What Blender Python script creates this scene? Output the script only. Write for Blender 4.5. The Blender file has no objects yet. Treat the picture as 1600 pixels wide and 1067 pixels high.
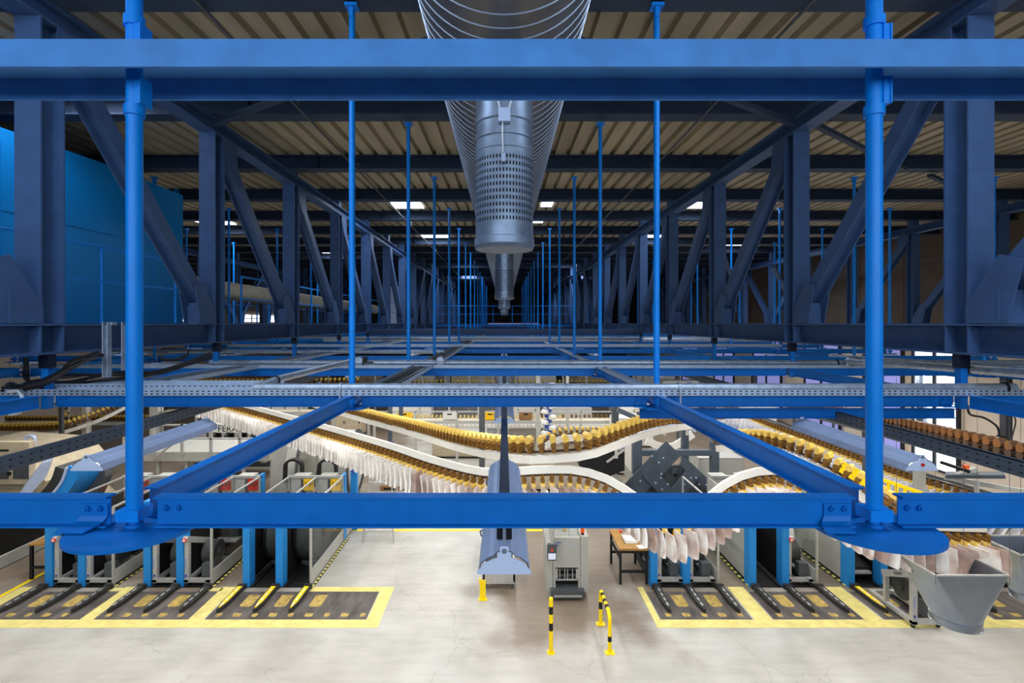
import bpy, math, random
from mathutils import Vector, Matrix
random.seed(7)
S = bpy.context.scene
C = S.collection
E = 6.0                      # eye height above the hall floor
F = 809.0                    # focal length in pixels of the 1600 px frame
PI = math.pi
R = random.uniform

def at(u, v, Y):
    return Vector(((u - 788) * Y / F, Y, E - (v - 505) * Y / F))

# ------------------------------------------------------------------ materials
def srgb(r, g, b):
    def l(c):
        c /= 255.0
        return c / 12.92 if c <= 0.04045 else ((c + 0.055) / 1.055) ** 2.4
    return (l(r), l(g), l(b), 1.0)

def mat(name, col, rough=0.5, metal=0.0, var=0.12, scale=6.0, bump=0.0, stretch=None, emit=None, alpha=None):
    m = bpy.data.materials.new(name)
    m.use_nodes = True
    nt = m.node_tree
    b = nt.nodes['Principled BSDF']
    b.inputs['Roughness'].default_value = rough
    b.inputs['Metallic'].default_value = metal
    if metal < .3: b.inputs['Specular IOR Level'].default_value = .3
    c = srgb(*col)
    if var:
        tc = nt.nodes.new('ShaderNodeTexCoord')
        n = nt.nodes.new('ShaderNodeTexNoise')
        n.inputs['Scale'].default_value = scale
        n.inputs['Detail'].default_value = 5
        src = tc.outputs['Object']
        if stretch:
            mp = nt.nodes.new('ShaderNodeMapping')
            mp.inputs['Scale'].default_value = stretch
            nt.links.new(src, mp.inputs['Vector']); src = mp.outputs['Vector']
        nt.links.new(src, n.inputs['Vector'])
        r = nt.nodes.new('ShaderNodeValToRGB')
        r.color_ramp.elements[0].position = 0.3
        r.color_ramp.elements[1].position = 0.7
        r.color_ramp.elements[0].color = tuple(x * (1 - var) for x in c[:3]) + (1,)
        r.color_ramp.elements[1].color = tuple(min(1, x * (1 + var)) for x in c[:3]) + (1,)
        nt.links.new(n.outputs['Fac'], r.inputs['Fac'])
        nt.links.new(r.outputs['Color'], b.inputs['Base Color'])
        if bump:
            bp = nt.nodes.new('ShaderNodeBump')
            bp.inputs['Strength'].default_value = bump
            bp.inputs['Distance'].default_value = 0.01
            nt.links.new(n.outputs['Fac'], bp.inputs['Height'])
            nt.links.new(bp.outputs['Normal'], b.inputs['Normal'])
    else:
        b.inputs['Base Color'].default_value = c
    if emit:
        b.inputs['Emission Color'].default_value = c
        b.inputs['Emission Strength'].default_value = emit
    return m

def glass_mat(name):
    m = bpy.data.materials.new(name); m.use_nodes = True
    nt = m.node_tree; nt.nodes.clear()
    o = nt.nodes.new('ShaderNodeOutputMaterial')
    mx = nt.nodes.new('ShaderNodeMixShader'); mx.inputs[0].default_value = 0.1
    t = nt.nodes.new('ShaderNodeBsdfTransparent'); t.inputs[0].default_value = (.93, .95, .95, 1)
    g = nt.nodes.new('ShaderNodeBsdfGlossy'); g.inputs['Roughness'].default_value = 0.08
    nt.links.new(t.outputs[0], mx.inputs[1]); nt.links.new(g.outputs[0], mx.inputs[2])
    nt.links.new(mx.outputs[0], o.inputs[0])
    return m

M = {}
M['blue'] = mat('blue_beam_paint', (0, 109, 194), .45, 0, .08, 9, .05)
M['pole'] = mat('blue_pole_paint', (0, 130, 224), .4, 0, .06, 7)
M['truss'] = mat('grey_blue_truss_paint', (60, 86, 126), .55, 0, .12, 5, .05)
M['purlin'] = mat('dark_slate_paint', (48, 62, 84), .65, 0, .15, 5)
M['front'] = mat('front_lit_blue_paint', (68, 132, 202), .5, 0, .12, 7, .08)  # light spill on the front channel put into this lighter blue
M['roof'] = mat('weathered_sheet', (168, 158, 134), .6, 0, .2, 3, 0, (1, .15, 1))
M['galv'] = mat('galvanised_steel', (158, 170, 186), .42, .55, .2, 14, .04)
M['drum'] = mat('perforated_sheet', (118, 132, 150), .4, .65, .2, 10)
M['tray'] = mat('galvanised_tray', (165, 182, 202), .5, .35, .12, 9)
M['slot'] = mat('dark_slot', (22, 26, 34), .8, 0, 0)
M['duct'] = mat('duct_sheet', (118, 116, 114), .36, .7, .12, 4)
M['duct_seam'] = mat('duct_seam', (150, 160, 176), .4, .7, 0)
M['teal'] = mat('teal_blue_sheet', (0, 132, 204), .5, 0, .08, 1.2)
M['cable'] = mat('black_cable', (24, 25, 30), .5, 0, 0)
M['cablew'] = mat('white_cable', (205, 208, 212), .5, 0, 0)
M['cream'] = mat('cream_lagging', (190, 176, 150), .7, 0, .12, 4)
M['wallr'] = mat('tan_wall_panel', (222, 206, 188), .8, 0, .06, 2)
M['walld'] = mat('dark_wall_panel', (92, 88, 88), .8, 0, .1, 2)
M['wallu'] = mat('shade_toned_cladding', (110, 98, 88), .8, 0, .1, 2)  # panels with joints; shade above the lamps put into their darker colour
M['frame'] = mat('dark_window_frame', (40, 42, 48), .5, 0, 0)
M['sky'] = mat('daylit_pane', (235, 242, 255), .4, 0, 0, emit=2.2)
M['lilac'] = mat('frosted_lilac_pane', (150, 150, 215), .4, 0, 0, emit=.55)
M['skyl'] = mat('skylight_sheet', (228, 238, 255), .4, 0, 0, emit=3.0)
M['lampw'] = mat('lamp_white_enamel', (172, 186, 214), .4, .1, .06, 6)
M['lampe'] = mat('pale_lamp_end', (206, 220, 244), .4, 0, 0)
M['lampu'] = mat('lamp_tube', (255, 246, 226), .4, 0, 0, emit=4.0)
M['navy'] = mat('navy_rail', (26, 34, 56), .35, .3, .15, 8)
M['grey'] = mat('machine_grey', (172, 172, 166), .5, .05, .06, 4)
M['greyd'] = mat('dark_machine_grey', (84, 88, 92), .5, .2, .12, 6)
M['slate'] = mat('slate_machine_paint', (78, 88, 100), .5, .15, .1, 5)
M['white'] = mat('white_rail', (226, 224, 216), .4, .05, .04, 5)
M['black'] = mat('black_rubber', (26, 26, 27), .55, 0, .15, 8)
M['reel'] = mat('dark_reel', (66, 68, 66), .5, .1, .25, 5)
M['alu'] = mat('aluminium', (186, 186, 184), .4, .4, .08, 8)
M['yellow'] = mat('signal_yellow', (250, 214, 8), .45, 0, .05, 6)
M['yelpaint'] = mat('worn_yellow_paint', (218, 204, 126), .7, 0, .14, 5)
M['yelspot'] = mat('rubbed_yellow_paint', (178, 152, 84), .7, 0, .35, 9)
M['plate'] = mat('scuffed_dark_plate', (92, 86, 83), .6, .1, .45, 5, 0, (1, .35, 1))
M['grip'] = mat('gripper_brown', (120, 84, 30), .5, 0, .15, 9)
M['gripy'] = mat('gripper_yellow', (226, 190, 92), .45, 0, .1, 9)
M['gripk'] = mat('gripper_dark', (62, 44, 30), .5, 0, .15, 9)
M['gripr'] = mat('gripper_rust_brown', (104, 66, 30), .5, 0, .15, 9)
M['gripb'] = mat('gripper_blue', (54, 84, 170), .45, 0, .1, 9)
M['stblue'] = mat('station_blue', (36, 132, 206), .45, 0, .06, 6)
M['wood'] = mat('worn_table_wood', (168, 126, 66), .6, 0, .22, 5, 0, (1, 6, 1))
M['orange'] = mat('orange_plastic', (236, 96, 24), .4, 0, 0)
M['red'] = mat('red_plastic', (214, 52, 44), .4, 0, 0)
M['label'] = mat('label_yellow', (246, 196, 36), .5, 0, 0)
M['screen'] = mat('pale_screen', (206, 214, 236), .3, 0, 0, emit=.25)
M['ink'] = mat('black_ink', (30, 28, 28), .7, 0, 0)
M['funnel'] = mat('funnel_sheet', (150, 158, 170), .28, .9, .1, 2.5)
M['glass'] = glass_mat('clear_panel')
M['track'] = mat('dark_track_steel', (58, 57, 56), .5, .2, .2, 8)
M['kraft'] = mat('brown_pallet_wood', (150, 110, 70), .8, 0, .2, 6)
M['skin'] = mat('pale_yellow_tape', (236, 226, 110), .6, 0, 0)

def paper_mat(name, top, a, b, tint=(1, 1, 1, 1)):
    m = bpy.data.materials.new(name); m.use_nodes = True
    nt = m.node_tree; p = nt.nodes['Principled BSDF']; p.inputs['Roughness'].default_value = .75
    oi = nt.nodes.new('ShaderNodeObjectInfo')
    tc = nt.nodes.new('ShaderNodeTexCoord')
    n = nt.nodes.new('ShaderNodeTexNoise'); n.inputs['Scale'].default_value = 5; n.noise_dimensions = '4D'
    nt.links.new(tc.outputs['Object'], n.inputs['Vector']); nt.links.new(oi.outputs['Random'], n.inputs['W'])
    r = nt.nodes.new('ShaderNodeValToRGB')
    e = r.color_ramp.elements
    e[0].position = .38; e[0].color = srgb(*b)
    e[1].position = .5; e[1].color = srgb(*a)
    x = e.new(.62); x.color = srgb(*top)
    nt.links.new(n.outputs['Fac'], r.inputs['Fac']); t2 = nt.nodes.new('ShaderNodeValToRGB'); q = t2.color_ramp.elements
    q[0].position = .45; q[0].color = (1, 1, 1, 1); q[1].position = 1; q[1].color = tint
    mx = nt.nodes.new('ShaderNodeMixRGB'); mx.blend_type = 'MULTIPLY'; mx.inputs[0].default_value = 1
    nt.links.new(oi.outputs['Random'], t2.inputs['Fac']); nt.links.new(r.outputs['Color'], mx.inputs[1]); nt.links.new(t2.outputs['Color'], mx.inputs[2])
    nt.links.new(mx.outputs[0], p.inputs['Base Color'])
    return m
M['paper'] = paper_mat('newsprint', (240, 238, 234), (232, 228, 224), (212, 206, 202))
M['paperc'] = paper_mat('colour_newsprint', (240, 237, 233), (230, 224, 219), (206, 184, 172), (.5, .36, .32, 1))
M['paperb'] = paper_mat('blue_white_newsprint', (238, 236, 236), (228, 228, 232), (190, 196, 220))

# floor: concrete with stains, wear and cracks
def floor_mat():
    m = bpy.data.materials.new('worn_concrete'); m.use_nodes = True
    nt = m.node_tree; p = nt.nodes['Principled BSDF']
    N = lambda t: nt.nodes.new('ShaderNode' + t); L = nt.links.new
    tc = N('TexCoord')
    def noise(sc, det, vec):
        n = N('TexNoise'); n.inputs['Scale'].default_value = sc; n.inputs['Detail'].default_value = det; L(vec, n.inputs['Vector']); return n.outputs['Fac']
    def ramp(fac, p0, c0, p1, c1):
        r = N('ValToRGB'); e = r.color_ramp.elements
        e[0].position, e[1].position = p0, p1; e[0].color, e[1].color = c0, c1
        L(fac, r.inputs['Fac']); return r.outputs['Color']
    def mix(mode, f, a, b):
        x = N('MixRGB'); x.blend_type = mode
        if isinstance(f, float): x.inputs[0].default_value = f
        else: L(f, x.inputs[0])
        L(a, x.inputs[1]); L(b, x.inputs[2]); return x.outputs[0]
    ob = tc.outputs['Object']
    mp = N('Mapping'); mp.inputs['Scale'].default_value = (.5, 3.2, 1); L(ob, mp.inputs['Vector'])
    base = ramp(noise(1.1, 8, ob), .3, srgb(164, 161, 154), .7, srgb(188, 186, 181))
    streak = ramp(noise(2.2, 6, mp.outputs['Vector']), .3, (.82, .80, .78, 1), .62, (1, 1, 1, 1))
    c = mix('MULTIPLY', .55, base, streak)
    # grimy walking lane between the rows of stations
    sx = N('SeparateXYZ'); L(ob, sx.inputs[0])
    nz = noise(.8, 5, ob)
    def math_(op, a, b=None):
        x = N('Math'); x.operation = op
        for k, q in enumerate((a, b)):
            if q is None: continue
            if isinstance(q, (int, float)): x.inputs[k].default_value = q
            else: L(q, x.inputs[k])
        return x.outputs[0]
    dx = math_('ABSOLUTE', math_('SUBTRACT', sx.outputs['X'], 1.25))
    g1 = math_('SUBTRACT', 2.1, dx)                   # positive in the lane
    gy = math_('MULTIPLY', math_('SUBTRACT', sx.outputs['Y'], 9.3), 1.0)
    g = math_('MINIMUM', g1, gy)
    side = math_('MAXIMUM', math_('SUBTRACT', -4.3, sx.outputs['X']), math_('ADD', sx.outputs['X'], .6))
    g = math_('MAXIMUM', g, math_('MINIMUM', side, math_('SUBTRACT', sx.outputs['Y'], 10.9)))
    g = math_('ADD', g, math_('MULTIPLY', math_('SUBTRACT', nz, .5), 3.0))
    grime = ramp(g, 0.0, (1, 1, 1, 1), 1.2, srgb(186, 170, 154))
    c = mix('MULTIPLY', 1.0, c, grime)
    v = N('TexVoronoi'); v.feature = 'DISTANCE_TO_EDGE'; v.inputs['Scale'].default_value = .42
    wv = N('VectorMath'); wv.operation = 'ADD'
    nn = N('TexNoise'); nn.inputs['Scale'].default_value = 1.6; nn.inputs['Detail'].default_value = 4; L(ob, nn.inputs['Vector'])
    sc = N('VectorMath'); sc.operation = 'SCALE'; sc.inputs['Scale'].default_value = .8; L(nn.outputs['Color'], sc.inputs[0])
    L(ob, wv.inputs[0]); L(sc.outputs[0], wv.inputs[1]); L(wv.outputs[0], v.inputs['Vector'])
    crack = ramp(v.outputs['Distance'], 0.0, (.7, .68, .66, 1), .005, (1, 1, 1, 1))
    c = mix('MULTIPLY', .7, c, crack)
    L(c, p.inputs['Base Color'])
    rr = N('MapRange'); rr.inputs[3].default_value = .3; rr.inputs[4].default_value = .5; L(nz, rr.inputs[0]); L(rr.outputs[0], p.inputs['Roughness'])
    return m
M['floor'] = floor_mat()

# ------------------------------------------------------------------ mesh builder
class MB:
    def __init__(s):
        s.v = []; s.f = []; s.m = []; s.s = []
    def add(s, vs, fs, mi=0, smooth=False):
        o = len(s.v)
        s.v += [tuple(x) for x in vs]
        for f in fs:
            s.f.append(tuple(i + o for i in f)); s.m.append(mi); s.s.append(smooth)
        return s
    def box(s, x0, x1, y0, y1, z0, z1, mi=0, xf=None):
        vs = [Vector(p) for p in ((x0,y0,z0),(x1,y0,z0),(x1,y1,z0),(x0,y1,z0),(x0,y0,z1),(x1,y0,z1),(x1,y1,z1),(x0,y1,z1))]
        if xf is not None: vs = [xf @ p for p in vs]
        return s.add(vs, ((0,3,2,1),(4,5,6,7),(0,1,5,4),(1,2,6,5),(2,3,7,6),(3,0,4,7)), mi)
    def cb(s, c, d, mi=0, xf=None):
        return s.box(c[0]-d[0]/2, c[0]+d[0]/2, c[1]-d[1]/2, c[1]+d[1]/2, c[2]-d[2]/2, c[2]+d[2]/2, mi, xf)
    def frame(s, a, b, up=(0,0,1)):
        a, b = Vector(a), Vector(b); t = (b - a).normalized(); up = Vector(up)
        if abs(t.dot(up)) > .999: up = Vector((0,1,0)) if abs(t.y) < .9 else Vector((1,0,0))
        x = t.cross(up).normalized(); z = x.cross(t).normalized()
        return a, b, t, x, z
    def extr(s, a, b, poly, up=(0,0,1), mi=0, smooth=False, caps=True):
        a, b, t, x, z = s.frame(a, b, up); n = len(poly)
        vs = [a + x*p[0] + z*p[1] for p in poly] + [b + x*p[0] + z*p[1] for p in poly]
        s.add(vs, [(i, (i+1) % n, n + (i+1) % n, n + i) for i in range(n)], mi, smooth)
        if caps:
            s.add(vs[:n], [tuple(reversed(range(n)))], mi); s.add(vs[n:], [tuple(range(n))], mi)
        return s
    def seg(s, a, b, w, h, up=(0,0,1), mi=0):
        return s.extr(a, b, ((-w/2,-h/2),(w/2,-h/2),(w/2,h/2),(-w/2,h/2)), up, mi)
    def ibeam(s, a, b, H, B, tf, tw, up=(0,0,1), mi=0):
        h, w, q = H/2, B/2, tw/2
        return s.extr(a, b, ((-w,-h),(w,-h),(w,-h+tf),(q,-h+tf),(q,h-tf),(w,h-tf),(w,h),(-w,h),(-w,h-tf),(-q,h-tf),(-q,-h+tf),(-w,-h+tf)), up, mi)
    def cyl(s, a, b, r, n=16, r2=None, mi=0, caps=True):
        a, b, t, x, z = s.frame(a, b); r2 = r if r2 is None else r2
        cs = [(math.cos(2*PI*i/n), math.sin(2*PI*i/n)) for i in range(n)]
        va = [a + (x*c + z*d)*r for c, d in cs]; vb = [b + (x*c + z*d)*r2 for c, d in cs]
        s.add(va + vb, [(i, (i+1) % n, n+(i+1) % n, n+i) for i in range(n)], mi, True)
        if caps:
            s.add(va, [tuple(reversed(range(n)))], mi); s.add(vb, [tuple(range(n))], mi)
        return s
    def tube(s, pts, r, n=8, mi=0):
        pts = [Vector(p) for p in pts]; m = len(pts); vs = []
        up = Vector((0,0,1)); t0 = (pts[1]-pts[0]).normalized()
        if abs(t0.z) > .95: up = Vector((0,1,0))
        x = t0.cross(up).normalized()
        for i, p in enumerate(pts):
            t = (pts[min(i+1, m-1)] - pts[max(i-1, 0)]).normalized()
            x = (x - t*x.dot(t)).normalized(); z = x.cross(t)
            vs += [p + (x*math.cos(2*PI*k/n) + z*math.sin(2*PI*k/n))*r for k in range(n)]
        fs = [(i*n+k, i*n+(k+1) % n, (i+1)*n+(k+1) % n, (i+1)*n+k) for i in range(m-1) for k in range(n)]
        s.add(vs, fs, mi, True)
        s.add(vs[:n], [tuple(reversed(range(n)))], mi); s.add(vs[-n:], [tuple(range(n))], mi)
        return s
    def sweep(s, pts, poly, up=(0,0,1), mi=0, closed=False):
        pts = [Vector(p) for p in pts]; m = len(pts); n = len(poly); vs = []; up = Vector(up)
        for i, p in enumerate(pts):
            t = (pts[min(i+1, m-1)] - pts[max(i-1, 0)]).normalized()
            x = t.cross(up).normalized(); z = x.cross(t)
            vs += [p + x*q[0] + z*q[1] for q in poly]
        s.add(vs, [(i*n+k, i*n+(k+1) % n, (i+1)*n+(k+1) % n, (i+1)*n+k) for i in range(m-1) for k in range(n)], mi)
        s.add(vs[:n], [tuple(reversed(range(n)))], mi); s.add(vs[-n:], [tuple(range(n))], mi)
        return s
    def lathe(s, o, axis, prof, n=32, mi=0, mids=None):
        o = Vector(o); a, b, t, x, z = s.frame(o, o + Vector(axis))
        vs = []
        for r, d in prof: vs += [o + t*d + (x*math.cos(2*PI*k/n) + z*math.sin(2*PI*k/n))*r for k in range(n)]
        for i in range(len(prof)-1):
            q = mids[i] if mids else mi
            s.add(vs[i*n:(i+2)*n], [(k, (k+1) % n, n+(k+1) % n, n+k) for k in range(n)], q, True)
        return s
    def prism(s, poly, z0, z1, mi=0, xf=None):
        n = len(poly)
        vs = [Vector((p[0], p[1], z0)) for p in poly] + [Vector((p[0], p[1], z1)) for p in poly]
        if xf is not None: vs = [xf @ p for p in vs]
        return s.add(vs, [tuple(reversed(range(n))), tuple(range(n, 2*n))] + [(i, (i+1) % n, n+(i+1) % n, n+i) for i in range(n)], mi)
    def build(s, name, mats, parent=None, loc=None, kind=None):
        me = bpy.data.meshes.new(name)
        me.from_pydata(s.v, [], s.f)
        for x in (mats if isinstance(mats, (list, tuple)) else [mats]): me.materials.append(M[x] if isinstance(x, str) else x)
        me.polygons.foreach_set('material_index', s.m)
        me.polygons.foreach_set('use_smooth', s.s)
        me.update()
        o = bpy.data.objects.new(name, me); C.objects.link(o)
        if parent is not None: o.parent = parent
        if loc is not None: o.location = loc
        if kind: o['kind'] = kind
        return o

def tag(o, label, cat, group=None, kind=None):
    o['label'] = label; o['category'] = cat
    if group: o['group'] = group
    if kind: o['kind'] = kind
    return o
def thing(name, label, cat, loc=(0,0,0), rz=0, group=None):
    o = bpy.data.objects.new(name, None); C.objects.link(o)
    o.location = loc; o.rotation_euler = (0, 0, rz); o.empty_display_size = .1
    return tag(o, label, cat, group)
def dup(root, loc=None, rz=None, label=None, group=None, skip=()):
    r = root.copy(); C.objects.link(r)
    if loc is not None: r.location = loc
    if rz is not None: r.rotation_euler = (0, 0, rz)
    if label: r['label'] = label
    if group: r['group'] = group
    for ch in list(root.children):
        if ch.name.split('.')[0] in skip: continue
        c = ch.copy(); C.objects.link(c); c.parent = r
        for g in ch.children:
            d = g.copy(); C.objects.link(d); d.parent = c
    return r
def struct(name, mb, mats, parent=None):
    return mb.build(name, mats, parent, kind='structure')
def mirror_x(mb):
    n = MB(); n.v = [(-p[0], p[1], p[2]) for p in mb.v]; n.f = [tuple(reversed(f)) for f in mb.f]; n.m = list(mb.m); n.s = list(mb.s); return n
def text(body, size, loc, rot, parent, m='ink', name='lettering', ext=.002):
    cu = bpy.data.curves.new(name, 'FONT'); cu.body = body; cu.size = size; cu.extrude = ext
    cu.align_x = 'CENTER'; cu.align_y = 'CENTER'
    cu.materials.append(M[m])
    o = bpy.data.objects.new(name, cu); C.objects.link(o); o.location = loc; o.rotation_euler = rot; o.parent = parent
    return o
ORD = 'first second third fourth fifth sixth seventh eighth ninth tenth eleventh twelfth thirteenth fourteenth fifteenth sixteenth seventeenth eighteenth nineteenth twentieth twenty-first twenty-second twenty-third'.split()
def catmull(P, step):
    P = [Vector(p) for p in P]; Q = [P[0]*2-P[1]] + P + [P[-1]*2-P[-2]]; d = []
    for i in range(1, len(Q)-2):
        a, b, c, e = Q[i-1:i+3]
        for k in range(24):
            t = k/24; d.append(.5*((2*b) + (c-a)*t + (2*a-5*b+4*c-e)*t*t + (3*b-a-3*c+e)*t**3))
    d.append(P[-1]); out = [d[0]]; acc = 0
    for i in range(1, len(d)):
        l = (d[i]-d[i-1]).length
        while acc + l >= step:
            q = (step-acc)/l; p = d[i-1].lerp(d[i], q); out.append(p); d[i-1] = p; l = (d[i]-p).length; acc = 0
        acc += l
    return out

# ------------------------------------------------------------------ camera
cam = bpy.data.cameras.new('camera'); co = bpy.data.objects.new('camera', cam); C.objects.link(co)
co.location = (0, 0, E); co.rotation_euler = (PI/2, 0, 0)
cam.sensor_width = 36; cam.lens = 36*F/1600; cam.shift_x = 12/1600; cam.shift_y = -28.5/1600
cam.clip_start = .05; cam.clip_end = 300
S.camera = co
S.view_settings.view_transform = 'Standard'; S.view_settings.look = 'None'
S.view_settings.gamma = 1; S.view_settings.use_curve_mapping = False; S.view_settings.exposure = 0
w = bpy.data.worlds.new('dim_hall_air'); S.world = w; w.use_nodes = True
w.node_tree.nodes['Background'].inputs[0].default_value = (.55, .7, 1, 1)
w.node_tree.nodes['Background'].inputs[1].default_value = .06

Y1, D = 2.1, 3.0
ROW = [Y1 + D*i for i in range(24)]         # depth of the grid rows
YB = 72.0
def zroof(y): return E + 3.45 + .02*(min(y, 36) - 5.1)   # underside of the roof sheet
LAMP_W = 56; DAY_FRONT = 235; DAY_SKY = 75
# ================================================================== room shell
struct('floor', MB().box(-26, 17, -5, YB, -.2, 0), 'floor')
b = MB(); pit = .311; n = int(43/pit); prof = []
for i in range(n):
    x = -26 + i*pit
    prof += [(x, .1), (x+.018, 0), (x+.225, 0), (x+.243, .1)]
prof.append((-26 + n*pit, .1))
ys = [-5, 36, YB]
vs = [Vector((p[0], y, zroof(y) + p[1])) for y in ys for p in prof]; k = len(prof)
b.add(vs, [(j*k+i, j*k+i+1, (j+1)*k+i+1, (j+1)*k+i) for j in range(2) for i in range(k-1)])
vs2 = [v + Vector((0, 0, .15)) for v in (Vector((-26, ys[0], zroof(ys[0]))), Vector((17, ys[0], zroof(ys[0]))), Vector((17, 36, zroof(36))), Vector((-26, 36, zroof(36))), Vector((17, YB, zroof(YB))), Vector((-26, YB, zroof(YB))))]
b.add(vs2, [(0, 1, 2, 3), (3, 2, 4, 5)])
struct('ceiling', b, 'roof')
# daylight sheets let into the roof
k = 0
for (x, y, wx, wy) in ((-3.0, 15.6, .95, 1.5), (6.1, 15.6, .9, 1.5), (-3.0, 21.9, 1.2, 1.6), (-2.6, 33.6, 1.2, 1.6), (6.6, 21.9, 1.0, 1.5), (-10.6, 18.6, 1.2, 1.5), (-9.4, 27.8, 1.2, 1.6),
                       (1.15, 18.4, .5, 1.2), (11.2, 24.6, 1, 1.5), (4.0, 33.6, 1.0, 1.5), (-3, 44, 1.2, 2), (6.2, 44, 1.2, 2), (1.3, 15.5, .35, 1.2), (-6.3, 7.4, 1.1, .8), (-3, 2.6, 1.2, 1.6), (3, 2.6, 1.2, 1.6)):  # last three: unseen, added to light the enclosure and the grid tops
    k += 1
    z = zroof(y) - .02
    o = struct('window_%d' % k, MB().box(x-wx/2, x+wx/2, y-wy/2, y+wy/2, z-.02, z), 'skyl')
# walls
b = MB(); b.box(17, 17.25, -5, YB, 0, E+4.4)
for i in range(27): b.box(16.9, 17, i*2.7+.2, i*2.7+1.45, 0, E+4.3)
struct('wall_right', b, 'wallr')
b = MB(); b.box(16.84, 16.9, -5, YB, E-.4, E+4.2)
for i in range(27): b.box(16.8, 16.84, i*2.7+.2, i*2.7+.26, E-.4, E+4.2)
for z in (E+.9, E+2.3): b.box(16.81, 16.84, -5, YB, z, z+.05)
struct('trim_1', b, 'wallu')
b = MB(); b.box(-26.25, -26, -5, YB, 0, E+4.4)
for i in range(24): b.box(-26, -25.93, i*3+.2, i*3+.35, 0, E+4.3)
struct('wall_left', b, 'wallr')
struct('wall_back', MB().box(-26, 17, YB, YB+.3, 0, E+4.5), 'walld')
struct('wall_front', MB().box(-26, 17, -5.3, -5, 0, E+4.2), 'walld')
# window bands
def window(i, x, y0, y1, z0, z1, side, pane, bars=2):
    s = -1 if side > 0 else 1
    o = struct('window_%d' % i, MB().box(min(x, x+s*.04), max(x, x+s*.04), y0, y1, z0, z1), pane)
    f = MB()
    for t in range(bars+1):
        y = y0 + (y1-y0)*t/bars; f.box(min(x, x+s*.12), max(x, x+s*.12), y-.05, y+.05, z0, z1)
    for z in (z0, z1-.6 if z1-z0 > 1.2 else (z0+z1)/2, z1): f.box(min(x, x+s*.12), max(x, x+s*.12), y0, y1, z-.035, z+.035)
    struct('window_frame', f, 'frame', o)
window(31, 16.9, 19.2, 21.3, .3, 5.0, 1, 'sky')
window(32, 16.9, 21.9, 24.2, .3, 5.0, 1, 'lilac')
window(33, 16.9, 26.0, 29.0, .3, 5.0, 1, 'lilac')
window(34, 16.9, 31.5, 35.0, .3, 5.0, 1, 'lilac')
window(35, 16.9, 38, 41.5, .3, 5.0, 1, 'lilac')
window(36, 16.9, 45, 49, .3, 5.0, 1, 'lilac')
window(37, -25.93, 24, 31, E+.1, E+.9, -1, 'sky', 4)
window(38, -25.93, 34, 44, E+.1, E+.9, -1, 'sky', 4)
window(39, -25.93, 50, 62, E+.1, E+.9, -1, 'sky', 4)
o = struct('window_40', MB().box(-2.2, 6.6, YB-.06, YB, E-.25, E), 'lilac')
o = struct('window_41', MB().box(-9, 9, -5, -4.94, E+.3, E+3.2), 'sky')  # unseen window band added behind the viewer to light the beam fronts
f = MB()
for i in range(7): f.box(-9+i*3-.06, -9+i*3+.06, -5, -4.85, E+.3, E+3.2)
struct('window_frame', f, 'frame', o)

# ================================================================== roof steel
# purlins
for i in range(1, 23):
    y = ROW[i]; z = zroof(y)
    p = MB().ibeam((-25.9, 0, -.15), (16.9, 0, -.15), .295, .29, .02, .012)
    for x in (-13.5, -9, -4.57, 0, 4.57, 9, 13.5): p.box(x+.6, x+.615, -.13, .13, -.27, -.02)
    o = p.build('roof_purlin', 'purlin', loc=(0, y, z))
    tag(o, 'dark slate steel roof purlin across the hall, %s from the front' % ORD[i-1], 'purlin', 'roof purlins')
    if i > 15: o['label'] = 'dark slate steel roof purlin far down the hall'; o['group'] = 'far roof purlins'

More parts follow.
